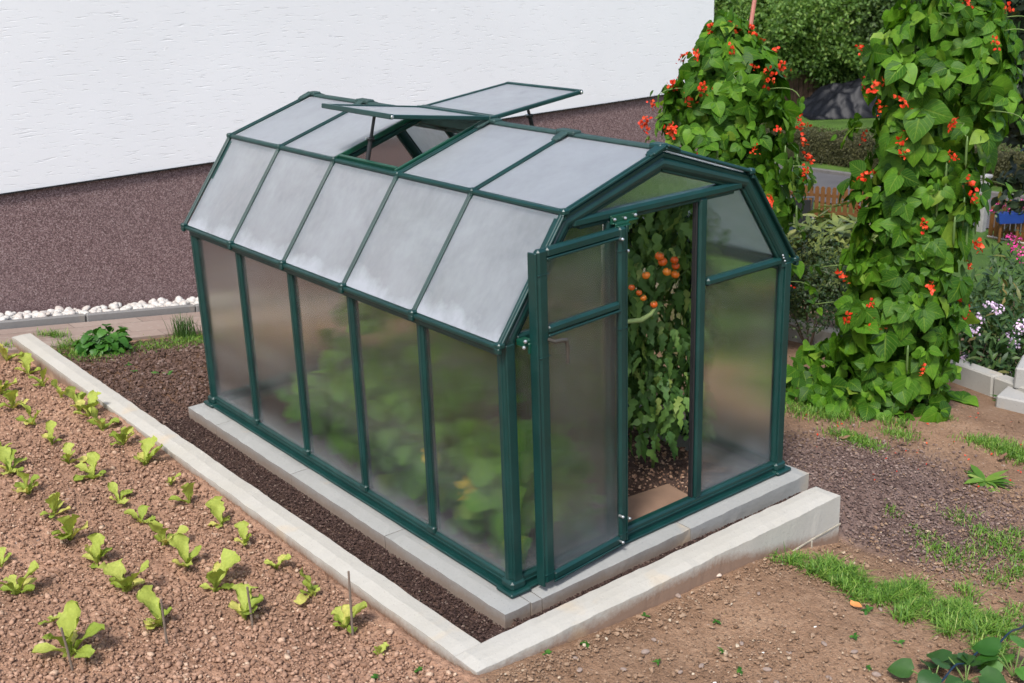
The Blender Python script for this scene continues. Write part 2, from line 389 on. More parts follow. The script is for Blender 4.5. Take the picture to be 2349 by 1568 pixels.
# ------------------------------------------------------------------ ground sheet
def axis(lo, hi, step, far_lo, far_hi):
    a = list(np.arange(lo, hi+1e-6, step)); s_ = step; x = hi
    while x < far_hi: s_ *= 1.22; x += s_; a.append(min(x, far_hi))
    s_ = step; x = lo; b = []
    while x > far_lo: s_ *= 1.22; x -= s_; b.append(max(x, far_lo))
    return np.array(b[::-1]+a)
def make_ground():
    xs = axis(-2.9, 4.4, .0125, -500, 900); ys = axis(-2.3, 6.0, .0125, -400, 900)
    X, Y = np.meshgrid(xs, ys); X_, Y_ = X.ravel(), Y.ravel()
    wob = .06*(fbm(X_*3, Y_*3, 3, 5)-.5)
    lett = ss(-.5, -.58, X_+wob*.3)*ss(-1.5, -.3, Y_+.25*X_+.5+wob*5)*(1-ss(5.2, 5.45, Y_))
    tre = ss(-.52, -.45, X_)*ss(-.42, -.36, Y_)*(1-ss(1.9, 2.2, X_))*(1-ss(3.2, 3.9, Y_+wob*6))
    rgt = ss(1.85, 1.95, X_)*np.exp(-(((X_-2.45)/.72)**2+((Y_+.05+.1*X_)/.85)**2)**2)
    grav = np.maximum(tre, np.clip(rgt*1.15, 0, 1))
    grav = np.clip(grav+wob*2*(grav > .05), 0, 1)
    lawn = ss(7.5, 8.5, X_+wob*4)*ss(-3, -1, Y_)
    lawn = np.maximum(lawn, ss(8.6, 9.6, np.hypot(X_, Y_)))
    darken = ss(-.52, -.45, X_)*ss(-.42, -.36, Y_)*(1-ss(1.2, 2.3, X_))*(1-ss(4.7, 5.3, Y_+wob*6))  # weight that darkens the trench and the earth behind the glasshouse
    near = (X_ > -3) & (X_ < 4.6) & (Y_ > -2.4) & (Y_ < 6.1)
    Z = h(X_, Y_)
    cl = np.zeros_like(Z); i = near
    xx, yy = X_[i], Y_[i]
    wx = xx+.02*(fbm(xx*20, yy*20, 2, 3)-.5); wy = yy+.02*(fbm(xx*20+9, yy*20, 2, 4)-.5)
    c1 = 1-np.clip(worley(wx*26, wy*26, 1), 0, 1); c2 = 1-np.clip(worley(wx*55, wy*55, 2), 0, 1)
    lum = fbm(xx*1.7, yy*1.7, 3, 9)-.45
    amp = .5+.8*lett[i]
    cl[i] = amp*(.016*c1+.008*c2+.05*lum*lett[i]+.02*lum)-.01
    Z = Z+cl
    n, m_ = len(ys), len(xs); I = np.arange(n*m_).reshape(n, m_)
    F = np.stack([I[:-1, :-1].ravel(), I[:-1, 1:].ravel(), I[1:, 1:].ravel(), I[1:, :-1].ravel()], 1)
    mb = MB(); mb.add(np.stack([X_, Y_, Z], 1), F); o = mb.build('ground', m_ground, smooth=True)
    at_ = o.data.color_attributes.new('zone', 'FLOAT_COLOR', 'POINT')
    at_.data.foreach_set('color', np.stack([lett, grav, lawn, darken], 1).astype(np.float32).ravel())
    return tag(o, kind='structure')
make_ground()

# crumbs, clods and gravel: rough little rocks
ICO_V = []; g_ = (1+5**.5)/2
for a in (-1, 1):
    for b in (-g_, g_): ICO_V += [(0, a, b), (a, b, 0), (b, 0, a)]
ICO_V = nrm(np.array(ICO_V))
def hull_faces(V):
    F = []; n = len(V)
    for i in range(n):
        for j in range(i+1, n):
            for k in range(j+1, n):
                nn = np.cross(V[j]-V[i], V[k]-V[i]); d = (V-V[i])@nn
                if (d <= 1e-6).all(): F.append([i, j, k])
                elif (d >= -1e-6).all(): F.append([i, k, j])
    return np.array(F)
ICO_F = hull_faces(ICO_V)
def rand_rot(n):
    q = nrm(rng.normal(size=(n, 4))); a, b, c, d = q.T
    return np.stack([np.stack([1-2*(c*c+d*d), 2*(b*c-a*d), 2*(b*d+a*c)], -1), np.stack([2*(b*c+a*d), 1-2*(b*b+d*d), 2*(c*d-a*b)], -1), np.stack([2*(b*d-a*c), 2*(c*d+a*b), 1-2*(b*b+c*c)], -1)], 1)
ROCKS = [ICO_V*(1+rng.uniform(-.28, .28, (12, 1)))*np.array([1, rng.uniform(.7, 1), rng.uniform(.55, .9)]) for _ in range(7)]
def scatter_rocks(name, mat, P, size, flat=.75, smooth=False, sink=.35):
    mb = MB(); k = rng.integers(0, 7, len(P)); R = rand_rot(len(P))
    R = R*size[:, None, None]; R[:, 2, :] *= flat
    for i in range(7):
        s_ = k == i
        if s_.any():
            T = P[s_].copy(); T[:, 2] += size[s_]*(.5-sink)
            mb.inst(ROCKS[i], ICO_F, R[s_], T)
    return mb.build(name, mat, smooth=smooth)
def micro(x, y):
    lett = ss(-.5, -.58, x)*ss(-1.5, -.3, y+.25*x+.5)*(1-ss(5.2, 5.45, y)); lum = fbm(x*1.7, y*1.7, 3, 9)-.45
    return (.5+.8*lett)*(.05*lum*lett+.02*lum)+.006+.001*lett
def gh_inside(x, y): return (x > -.13) & (x < 2.03) & (y > -.13) & (y < 3.28)
def on_curb(x, y): return ((x > -.62) & (x < -.4) & (y > -.5) & (y < 5.6)) | ((y > -.5) & (y < -.28) & (x > -.62) & (x < 1.86))
def pts_in(n, x0, x1, y0, y1, dens=None):
    x = rng.uniform(x0, x1, n); y = rng.uniform(y0, y1, n); k = ~on_curb(x, y) & ~gh_inside(x, y)
    if dens is not None: k &= rng.uniform(0, 1, n) < dens(x, y)
    x, y = x[k], y[k]; return np.stack([x, y, h(x, y)+micro(x, y)+.002], 1)
def power(n, lo, hi, a=2.2): u = rng.uniform(0, 1, n); return lo*(1-u*(1-(lo/hi)**a))**(-1/a)
def nearw(x, y): return np.clip(3.6/np.hypot(x-CAM[0], y-CAM[1]), .15, 1)**1.3
P = pts_in(120000, -2.9, -.6, -.6, 5.2, lambda x, y: nearw(x, y)*np.clip(1.3*fbm(x*3, y*3, 2, 31)+.2, .2, 1)); P[:, 2] += .006
tag(scatter_rocks('soil_clods', m_clod, P, power(len(P), .0045, .022, 2.0), .8, True), 'crumbly reddish brown clods covering the lettuce bed', 'soil clods', kind='stuff')
P = pts_in(110000, -2.4, 3.4, -2.3, -.47, lambda x, y: nearw(x, y)*np.clip(2.4*(fbm(x*3, y*3, 3, 33)-.3)+.6*(y > -.62)*(x < 1.5), .25, 1))
tag(scatter_rocks('soil_crumbs', m_clod_f, P, power(len(P), .0028, .018, 2.2), .65), 'small stones and dry crumbs on the pale brown earth before the wall', 'soil crumbs', kind='stuff')
def gden(x, y):
    tre = (x < 1.95) & (y < 3.7)
    r = np.exp(-(((x-2.45)/.78)**2+((y+.05+.1*x)/.9)**2)**2)
    return np.where(tre, 0, r)
P = pts_in(30000, 1.8, 4.0, -1.6, 1.6, gden)
tag(scatter_rocks('gravel', m_gravel, P, power(len(P), .005, .013), .6), 'purple grey chippings beside the right end of the walls', 'gravel', kind='stuff')
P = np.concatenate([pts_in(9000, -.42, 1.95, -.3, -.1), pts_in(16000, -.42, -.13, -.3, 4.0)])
tag(scatter_rocks('trench_gravel', m_gravel_d, P, power(len(P), .004, .010), .65), 'dark chippings in the narrow gap between wall and slabs', 'gravel', kind='stuff')
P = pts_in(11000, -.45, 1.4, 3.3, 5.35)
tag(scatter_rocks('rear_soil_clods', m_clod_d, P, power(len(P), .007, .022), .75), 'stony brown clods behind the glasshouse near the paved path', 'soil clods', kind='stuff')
P = pts_in(5000, 2.2, 4.6, -1.8, 1.2, lambda x, y: np.full_like(x, .8))
tag(scatter_rocks('yard_crumbs', m_clod_f, P, power(len(P), .003, .012), .6), 'fine brown crumbs on the bare earth around the bean row', 'soil crumbs', kind='stuff')

# ------------------------------------------------------------------ house
m_plaster = (lambda t: (lambda v: t.done(t.pbr(t.mix(t.ramp(t.noise(v, .7, 4), [(.4, 0.), (.7, 1.)]), (.69, .685, .68), (.72, .715, .71)), .85, .25,
    t.bump(t.math('ADD', t.ramp(t.noise(t.mapv(v, (2.2, 1, 22)), 3.0, 3, .55, .3), [(.60, 1.), (.68, 0.)]), t.math('MULTIPLY', t.noise(v, 90, 3), .12)), .42, .006))))(t.co()))(NT('scratched_white_render'))
def plinth_mat():
    t = NT('mottled_brown_plinth_render'); v = t.co(); c = t.voro(v, 130, out='Color'); s_ = t.n('ShaderNodeSeparateColor'); t.l(c, s_.inputs[0])
    col = t.ramp(s_.outputs[0], [(0, (0.0913, 0.054, 0.0508)), (.35, (0.174, 0.111, 0.107)), (.7, (0.246, 0.166, 0.159)), (.9, (0.333, 0.246, 0.234)), (1, (0.429, 0.349, 0.333))], 'CONSTANT')
    col = t.mix(t.ramp(t.noise(v, .8, 4), [(.35, 0.), (.7, .3)]), col, (.165, .12, .115))
    return t.done(t.pbr(col, .75, .3, t.bump(t.voro(v, 130), .5, .004)))
hs = thing('house', 'white rendered house wall with a mottled brown plinth', 'house', (1, 6.47, 0))
mb = MB(); mb.box((-1.7, 4.03, 3.2), (18.59-.0, 8, 4.4)); mb.build('wall', m_plaster, hs).location = (-.0, 0, 0)
mb = MB(); mb.box((-1.72, 4.04, .05), (18.56, 8-.03, 1.9-.0)); mb.build('plinth', plinth_mat(), hs)
mb = MB(); mb.box((-1.7, .030, 1.0), (18.55, .03, .012)); mb.build('plinth_joint', m_black, hs)
mb = MB(); mb.prism([(-.35, 5.3), (4.05, 8.0), (8.4, 5.3), (8.4, 5.5), (4.05, 8.2), (-.35, 5.5)], (0, 1, 0), (0, 0, 1), (-11.4, -0.0, 0), 19.4); mb.build('roof', plain('dark_roof_tiles', (.12, .07, .06), .8), hs)

# path, kerb, pebbles beside the house
def path_mat():
    t = NT('worn_paving_slabs'); v = t.co(); a = t.noise(v, 4, 5, .6); br = t.n('ShaderNodeTexBrick')
    t.l(v, br.inputs[0]); br.offset = .37; br.inputs['Scale'].default_value = 1.6; br.inputs['Mortar Size'].default_value = .008; br.inputs['Row Height'].default_value = .5; br.inputs['Brick Width'].default_value = .95
    br.inputs['Color1'].default_value = (.30, .235, .195, 1); br.inputs['Color2'].default_value = (.22, .16, .13, 1); br.inputs['Mortar'].default_value = (.10, .08, .06, 1)
    c = t.mix(t.ramp(a, [(.35, .1), (.65, .75)]), br.outputs[0], (.27, .20, .165)); c = t.mix(t.ramp(t.noise(v, 22, 4), [(.55, 0.), (.75, .5)]), c, (.36, .32, .27))
    return t.done(t.pbr(c, .85, .25, t.bump(t.math('ADD', t.noise(v, 40, 4), br.outputs['Fac']), .4, .006)))
xs = np.linspace(-6, 8.6, 150)
def strip(y0, y1, lift, drop):
    mb = MB(); V = []; 
    for x in xs:
        za = float(h(x, (y0+y1)/2))
        V += [[x, y0, za+lift-drop], [x, y0, za+lift], [x, y1, za+lift], [x, y1, za+lift-drop]]
    F = []
    for i in range(len(xs)-1):
        a = 4*i; b = a+4
        F += [[a, b, b+1, a+1], [a+1, b+1, b+2, a+2], [a+2, b+2, b+3, a+3]]
    return mb.add(np.array(V), F)
tag(strip(5.44, 6.10, .022, .1).build('path', path_mat()), kind='structure')
m_edging = white_conc('grey_edging_concrete', (.21, .20, .19), (.17, .16, .145), (.16, .13, .11), -5, -4)
k = 0; x = -5.83
while x < 8.4:
    mb = MB(); za, zb = float(h(x, 6.15)), float(h(x+.99, 6.15)); c = np.array([x+.495, 6.155, (za+zb)/2+.005])
    mb.bar((x-c[0], 0, za+.005-c[2]), (x+.99-c[0], 0, zb+.005-c[2]), .06, .15, bev=.008)
    pl_ = {0: ''}.get(0)
    vis = {5: 'grey edging kerb beside the path at the left edge of the photo', 6: 'grey edging kerb between the leafy green weed and the house pebbles', 7: 'grey edging kerb right behind the rear corner of the glasshouse'}
    tag(mb.build('edging_kerb', m_edging, loc=c), vis.get(k, 'grey edging kerb along the house hidden behind the glasshouse'), 'kerb', 'edging kerbs beside the path')
    k += 1; x += 1.0
m_peb = (lambda t: t.done(t.pbr(t.mix(t.ramp(t.noise(t.co(), 30, 4), [(.35, 0.), (.65, 1.)]), t.ramp(t.n('ShaderNodeObjectInfo').outputs['Random'], [(0, (.40, .37, .33)), (.5, (.50, .47, .43)), (1, (.40, .31, .255))]), (.54, .52, .48)), .6, .4, t.bump(t.noise(t.co(), 60, 3), .2, .004))))(NT('white_pebble'))
pm = []
for i in range(6):
    mb = MB(); mb.sphere((0, 0, 0), 1, 10, 7); V = mb.v[0]; V *= (1+.12*np.sin(V[:, :1]*3+i)+.1*np.cos(V[:, 1:2]*4+2*i)); V *= np.array([1.15, .95, .72]); pm.append(mb.mesh('pebble', m_peb, True))
for i in range(260):
    x = -.95+rng.uniform(0, 2.7); y = rng.uniform(6.21, 6.45); s_ = rng.uniform(.018, .044)
    o = bpy.data.objects.new('pebble', pm[i % 6]); COL.objects.link(o); o.scale = (s_,)*3; o.location = (x, y, float(h(x, 6.3))+.045+rng.uniform(0, .028)); o.rotation_euler = (rng.uniform(-.4, .4), rng.uniform(-.4, .4), rng.uniform(0, 6))
    tag(o, 'rounded white pebble in the drainage strip at the foot of the house', 'pebble', 'white pebbles along the house wall')

# ------------------------------------------------------------------ concrete wall and slabs
def rough_box(mb, x0, x1, y0, y1, z0, z1, step=.05, amp=.004, skew=None):
    nx = max(2, int((x1-x0)/step)+1); ny = max(2, int((y1-y0)/step)+1); nz = 4
    def face(A, U, V_, nu, nv):
        u, v = np.meshgrid(np.linspace(0, 1, nu), np.linspace(0, 1, nv)); P = np.array(A)+u.reshape(-1, 1)*np.array(U)+v.reshape(-1, 1)*np.array(V_)
        I = np.arange(nu*nv).reshape(nv, nu); F = np.stack([I[:-1, :-1].ravel(), I[:-1, 1:].ravel(), I[1:, 1:].ravel(), I[1:, :-1].ravel()], 1)
        return P, F
    a, b, c = x1-x0, y1-y0, z1-z0; out = []
    for A, U, V_, nu, nv in (((x0, y0, z1), (a, 0, 0), (0, b, 0), nx, ny), ((x0, y0, z0), (a, 0, 0), (0, 0, c), nx, nz), ((x1, y1, z0), (-a, 0, 0), (0, 0, c), nx, nz), ((x0, y1, z0), (0, -b, 0), (0, 0, c), ny, nz), ((x1, y0, z0), (0, b, 0), (0, 0, c), ny, nz)):
        P, F = face(A, U, V_, nu, nv)
        q = P*14; dx = vnoise(q[:, 0]+q[:, 2]*3, q[:, 1]-q[:, 2], 3)-.5; dy = vnoise(q[:, 0]-q[:, 2], q[:, 1]+q[:, 2]*2, 4)-.5; dz = vnoise(q[:, 0], q[:, 1], 5)-.5
        P = P+amp*2*np.stack([dx, dy, dz], 1)
        edge = (np.abs(P[:, 2]-z1) < amp*1.5) & ((np.abs(P[:, 0]-x0) < .02) | (np.abs(P[:, 0]-x1) < .02) | (np.abs(P[:, 1]-y0) < .02) | (np.abs(P[:, 1]-y1) < .02))
        P[edge, 2] -= .004+.006*vnoise(P[edge, 0]*25, P[edge, 1]*25, 8)
        if skew is not None: P = skew(P)
        mb.add(P, F)
    return mb
cw = thing('low_wall', 'low whitish concrete wall turning a corner around the glasshouse', 'wall', (-.5, -.4, -.1))
def sk1(P): P = P.copy(); P[:, 0] += -.0095*(P[:, 1]+.45); return P
def sk2(P): P = P.copy(); P[:, 1] += -.0115*(P[:, 0]+.547); return P
def wall_profile_top(mb): return mb
mb = MB(); rough_box(mb, -.547, -.408, -.298, 5.56, -.35, .052, .05, .0026, sk1); mb.v = [v-np.array([-.5, -.4, -.1]) for v in mb.v]; mb.build('side_run', m_curb, cw)
mb = MB(); rough_box(mb, -.547, 1.85, -.454, -.294, -.5, .05, .05, .0026, sk2); mb.v = [v-np.array([-.5, -.4, -.1]) for v in mb.v]; mb.build('front_run', m_curb, cw)
mb = MB(); 
pth = np.array([[1.86, -.4845, -.125], [1.6, -.4815, -.135], [1.42, -.479, -.15], [1.25, -.477, -.165], [1.0, -.475, -.2]])
for a_, b_ in zip(pth[:-1], pth[1:]): mb.bar(a_, b_, .004, .011, bev=.001)
mb.bar((1.62, -.4815, -.14), (1.63, -.482, -.3), .006, .012, up=(1, 0, 0), bev=.002); mb.bar((1.853, -.47, -.125), (1.853, -.33, -.125), .006, .014, bev=.002)
mb.v = [v-np.array([-.5, -.4, -.1]) for v in mb.v]; mb.build('mortar_joint', plain('pale_mortar', (.40, .36, .28), .9, .2, .2, 30, .3), cw)
slabs = [((-.145, .005), (2.87, 3.285), 'short grey slab under the rear left corner of the glasshouse'), ((-.145, .005), (1.873, 2.865), 'grey slab under the second and third posts, next to the rear end slab'),
         ((-.145, .005), (.873, 1.868), 'grey slab under the middle of the long glazed side'), ((-.145, .005), (-.127, .868), 'grey slab reaching along the long side to the near corner'),
         ((.010, .068), (-.135, .02), 'narrow grey slab end beside the near corner post'), ((.073, 1.068), (-.135, .02), 'grey slab under the open glasshouse door'), ((1.073, 2.035), (-.137, .02), 'grey slab under the right half of the gable front'),
         ((1.93, 2.035), (.025, 1.2), 'grey slab under the hidden right side, near end'), ((1.93, 2.035), (1.205, 2.3), 'grey slab under the hidden right side, middle'), ((1.93, 2.035), (2.305, 3.285), 'grey slab under the hidden right side, rear end'), ((.01, 1.925), (3.18, 3.285), 'grey slab under the hidden rear gable')]
for (xa, xb), (ya, yb), lab in slabs:
    mb = MB(); rough_box(mb, xa, xb, ya, yb, -.2, -.001, .06, .0018); tag(mb.build('concrete_slab', m_slab, at=((xa+xb)/2, (ya+yb)/2, -.1)), lab, 'slab', 'concrete slabs under the greenhouse')

# ------------------------------------------------------------------ greenhouse
W, L = 1.929, 3.2; HE, XK, HK, HR, OV = 1.2232, .3512, 1.7466, 1.9439, .0303
gh = thing('greenhouse', 'green framed polycarbonate greenhouse with open door and raised roof vents', 'greenhouse')
S = lambda *a: np.array(a, float)
PROF = [S(0, 0, 0), S(0, 0, HE), S(XK, 0, HK), S(W/2, 0, HR), S(W-XK, 0, HK), S(W, 0, HE), S(W, 0, 0)]
ROOF = [S(-OV, 0, HE), S(XK, 0, HK), S(W/2, 0, HR), S(W-XK, 0, HK), S(W+OV, 0, HE)]
Yk = [i*L/5 for i in range(6)]; ydir = S(0, 1, 0)
def offs(p, y): return S(p[0], y, p[2])
# base rails with a flange
for nm, a, b, out in (('base_rail', (0.02, 0, .035), (0.02, L, .035), (-1, 0, 0)), ('base_rail', (W-.02, 0, .035), (W-.02, L, .035), (1, 0, 0)), ('base_rail', (0.04, .01, .035), (W-.04, .01, .035), (0, -1, 0)), ('base_rail', (0.04, L-.02, .035), (W-.04, L-.02, .035), (0, 1, 0))):
    mb = MB(); a = S(*a); b = S(*b); out = S(*out)
    mb.bar(a, b, .05, .07, bev=.01); mb.bar(a+out*.03-S(0, 0, .026), b+out*.03-S(0, 0, .026), .05, .014, bev=.004); mb.bar(a+out*.026+S(0, 0, .004), b+out*.026+S(0, 0, .004), .008, .008, bev=.002)
    mb.build(nm, m_green, gh)
# corner posts: round profile with fins
for cx, cy, sx, sy in ((.02, .01, -1, -1), (W-.02, .01, 1, -1), (.02, L-.02, -1, 1), (W-.02, L-.02, 1, 1)):
    mb = MB(); mb.tube([(cx, cy, .012), (cx, cy, HE+.01)], .036, 14); mb.bar((cx+sx*.012, cy, .012), (cx+sx*.012, cy, HE), .052, .03, up=(0, 1, 0), bev=.004)
    mb.bar((cx, cy+sy*.03, .012), (cx, cy+sy*.03, HE), .02, .05, up=(1, 0, 0), bev=.004)
    mb.tube([(cx, cy, .075), (cx, cy, .10)], .0385, 14); p = mb.build('corner_post', m_green, gh)
    f = MB(); f.box((cx+sx*.01, cy+sy*.01, .012), (.12, .12, .02), None, .006); f.box((cx+sx*.004, cy+sy*.004, .04), (.088, .088, .05), None, .012); f.build('foot', m_green, p)
# intermediate wall posts
for X0, sx in ((.012, -1), (W-.012, 1)):
    for y in Yk[1:5]:
        mb = MB(); mb.bar((X0, y, .05), (X0, y, HE-.005), .052, .036, up=(1, 0, 0), bev=.007); mb.bar((X0+sx*.018, y, .05), (X0+sx*.018, y, HE-.005), .028, .012, up=(1, 0, 0), bev=.004)
        mb.bar((X0-sx*.02, y, .05), (X0-sx*.02, y, HE-.005), .07, .006, up=(1, 0, 0), bev=.002)
        mb.box((X0+sx*.014, y, .075), (.03, .066, .04), None, .008); mb.build('wall_post', m_green, gh)
# rails along the length
for p, wd in ((ROOF[0], .03), (ROOF[4], .03)):
    mb = MB(); mb.bar(offs(p, -.03)+S(0, 0, -.004), offs(p, L+.03)+S(0, 0, -.004), wd, .022, bev=.005); s_ = 1 if p[0] < 1 else -1
    mb.bar(offs(p, 0)+S(.03*s_, 0, -.03), offs(p, L)+S(.03*s_, 0, -.03), .04, .05, bev=.008); mb.build('eave_rail', m_green, gh)
for p in (ROOF[1], ROOF[3]):
    mb = MB(); mb.bar(offs(p, -.03)+S(0, 0, .004), offs(p, L+.03)+S(0, 0, .004), .034, .024, bev=.007); mb.bar(offs(p, 0)-S(0, 0, .03), offs(p, L)-S(0, 0, .03), .035, .04, bev=.008); mb.build('knee_rail', m_green, gh)
mb = MB(); mb.bar(offs(ROOF[2], -.03)+S(0, 0, .004), offs(ROOF[2], L+.03)+S(0, 0, .004), .05, .022, bev=.008); mb.bar(offs(ROOF[2], 0)-S(0, 0, .035), offs(ROOF[2], L)-S(0, 0, .035), .04, .06, bev=.01); mb.build('ridge_beam', m_green_gr, gh)
# roof bars, connectors
for a, b in ((0, 1), (1, 2), (2, 3), (3, 4)):
    A, B = ROOF[a], ROOF[b]; d = nrm(B-A); n_ = nrm(np.cross(d, ydir)); n_ = n_ if n_[2] > 0 else -n_
    for j, y in enumerate(Yk):
        yy = y if 0 < j < 5 else (-.022 if j == 0 else L+.022)
        mb = MB(); mb.bar(offs(A, yy)+n_*.008, offs(B, yy)+n_*.008, .026 if 0 < j < 5 else .034, .014, up=n_, bev=.004)
        mb.bar(offs(A, yy)+n_*.014, offs(B, yy)+n_*.014, .012, .012, up=n_, bev=.003); mb.bar(offs(A, y)-n_*.022, offs(B, y)-n_*.022, .04, .03, up=n_, bev=.008); mb.build('roof_bar', m_green, gh)
for p in (ROOF[0], ROOF[1], ROOF[3], ROOF[4]):
    for j, y in enumerate(Yk):
        yy = y if 0 < j < 5 else (-.022 if j == 0 else L+.022); s_ = -1 if p[0] < 1 else 1
        mb = MB(); mb.box(offs(p, yy)+S(s_*.004, 0, .008), (.042, .042, .03), None, .008); mb.box(offs(p, yy)+S(s_*.014, 0, -.014), (.022, .034, .03), None, .005); mb.build('joint_clip', m_green, gh)
for j, y in enumerate(Yk):
    yy = y if 0 < j < 5 else (-.02 if j == 0 else L+.02)
    mb = MB(); Pm = offs(ROOF[2], yy)
    for A in (ROOF[1], ROOF[3]):
        d = nrm(A-ROOF[2]); n_ = nrm(np.cross(d, ydir)); n_ = n_ if n_[2] > 0 else -n_
        mb.bar(Pm+n_*.022, Pm+d*.085+n_*.018, .055, .016, up=n_, bev=.005); mb.bar(Pm+d*.07+n_*.02, Pm+d*.1+n_*.016, .04, .014, up=n_, bev=.004)
    mb.bar(Pm+S(0, -.07 if j else -.01, .016), Pm+S(0, .07 if j < 5 else .01, .016), .06, .024, bev=.007); mb.build('ridge_cap', m_green_gr if j else m_green, gh)
# gable rims: a fat tube following the profile
for y, s_ in ((.005, -1), (L-.015, 1)):
    inn = [S(.035, y, HE-.02), S(.035, y, HE+.02), S(XK+.012, y, HK-.045), S(W/2, y, HR-.062), S(W-XK-.012, y, HK-.045), S(W-.035, y, HE+.02), S(W-.035, y, HE-.02)]
    for i in range(5):
        mb = MB(); q0, q1 = inn[i+ (1 if i else 1)-1] if False else inn[i], inn[i+1]
        if i == 0: q0, q1 = inn[0], inn[1]
    for i in range(6):
        mb = MB(); mb.tube([inn[i], inn[i+1]], .032, 14); mb.sphere(inn[i], .0322, 12, 8)
        if 0 < i < 5:
            d = nrm(inn[i+1]-inn[i]); u = nrm(np.cross(d, ydir)); u = u if u@(S(W/2, 0, .8)-S(inn[i][0], 0, inn[i][2])) > 0 else -u
            mb.bar(inn[i]+u*.03, inn[i+1]+u*.03, .03, .022, up=u, bev=.004); mb.bar(inn[i]-u*.032, inn[i+1]-u*.032, .04, .02, up=u, bev=.004)
        mb.build('gable_rim', m_green, gh)
# front gable rails and jambs
HZ = 1.692
mb = MB(); mb.bar((.40, -.0, HZ), (W-.40, -.0, HZ), .05, .045, bev=.012); mb.bar((.45, .005, HZ-.028), (W-.45, .005, HZ-.028), .03, .016, bev=.003); mb.build('head_rail', m_green, gh)
for x0, x1 in ((.60, .672), (1.217, 1.293)):
    mb = MB(); mb.bar(((x0+x1)/2, .004, .06), ((x0+x1)/2, .004, HZ-.02), x1-x0-.022, .045, up=(0, 1, 0), bev=.01); e = x1-.004 if x0 < 1 else x0+.006
    jb = mb.build('door_jamb', m_green, gh)
    mb = MB(); mb.bar((e, .012, .06), (e, .012, HZ-.03), .012, .03, up=(0, 1, 0), bev=.003); mb.build('seal_strip', m_black, jb)
mb = MB(); mb.bar((1.29, .0, 1.236), (W-.06, .0, 1.236), .045, .042, bev=.012); mb.build('mid_rail', m_green, gh)
mb = MB(); mb.bar((.06, .0, 1.236), (.605, .0, 1.236), .045, .042, bev=.012); mb.build('mid_rail', m_green, gh)
for x in (1.885, 1.85): 
    pass
# panes
def pane(quad, mat, name, par=gh, t=.007):
    mb = MB(); mb.slab(quad, t); return mb.build(name, mat, par)
for j in range(5):
    a, b = Yk[j]+.02, Yk[j+1]-.02
    for X0 in (.012, W-.012): pane([(X0, a, .06), (X0, b, .06), (X0, b, HE-.02), (X0, a, HE-.02)], m_pane_y, 'wall_pane')
    for i0, i1 in ((0, 1), (4, 3)):
        A, B = ROOF[i0], ROOF[i1]; A_ = A+(B-A)*.02; B_ = B-(B-A)*.02; e0 = -.01 if j else .012
        pane([offs(A_, Yk[j]+.006), offs(A_, Yk[j+1]-.006), offs(B_, Yk[j+1]-.006), offs(B_, Yk[j]+.006)], m_pane_roof, 'lower_roof_pane')
    if j != 2:
        for i0, i1 in ((1, 2), (3, 2)):
            A, B = ROOF[i0], ROOF[i1]; A_ = A+(B-A)*.02; B_ = B-(B-A)*.02
            pane([offs(A_, Yk[j]+.006), offs(A_, Yk[j+1]-.006), offs(B_, Yk[j+1]-.006), offs(B_, Yk[j]+.006)], m_pane_top, 'upper_roof_pane')
yp = .014
pane([(.44, yp, HZ+.01), (W-.44, yp, HZ+.01), (W-.40, yp, HK-.05), (W/2, yp, HR-.085), (.40, yp, HK-.05)], m_pane_x, 'gable_pane')
pane([(1.285, yp, 1.25), (W-.05, yp, 1.25), (W-.385, yp, 1.675), (1.285, yp, 1.675)], m_pane_x, 'gable_pane')
pane([(1.285, yp, .06), (W-.03, yp, .06), (W-.03, yp, 1.222), (1.285, yp, 1.222)], m_pane_x, 'gable_pane')
pane([(.05, yp, 1.25), (.61, yp, 1.25), (.61, yp, 1.675), (.385, yp, 1.675)], m_pane_x, 'gable_pane')
pane([(.03, yp, .06), (.61, yp, .06), (.61, yp, 1.222), (.03, yp, 1.222)], m_pane_x, 'gable_pane')
yr = L-.02
for xa, xb in ((.05, W/2-.02), (W/2+.02, W-.05)): pane([(xa, yr, .06), (xb, yr, .06), (xb, yr, HE-.02), (xa, yr, HE-.02)], m_pane_rear, 'rear_pane')
pane([(.05, yr, HE+.02), (W-.05, yr, HE+.02), (W-.40, yr, HK-.05), (W/2, yr, HR-.09), (.40, yr, HK-.05)], m_pane_rear, 'rear_pane')
mb = MB(); mb.bar((.04, yr, HE), (W-.04, yr, HE), .045, .042, bev=.01); mb.build('rear_rail', m_green, gh)
mb = MB(); mb.bar((W/2, yr, .06), (W/2, yr, HE-.02), .045, .042, up=(0, 1, 0), bev=.01); mb.build('rear_post', m_green, gh)
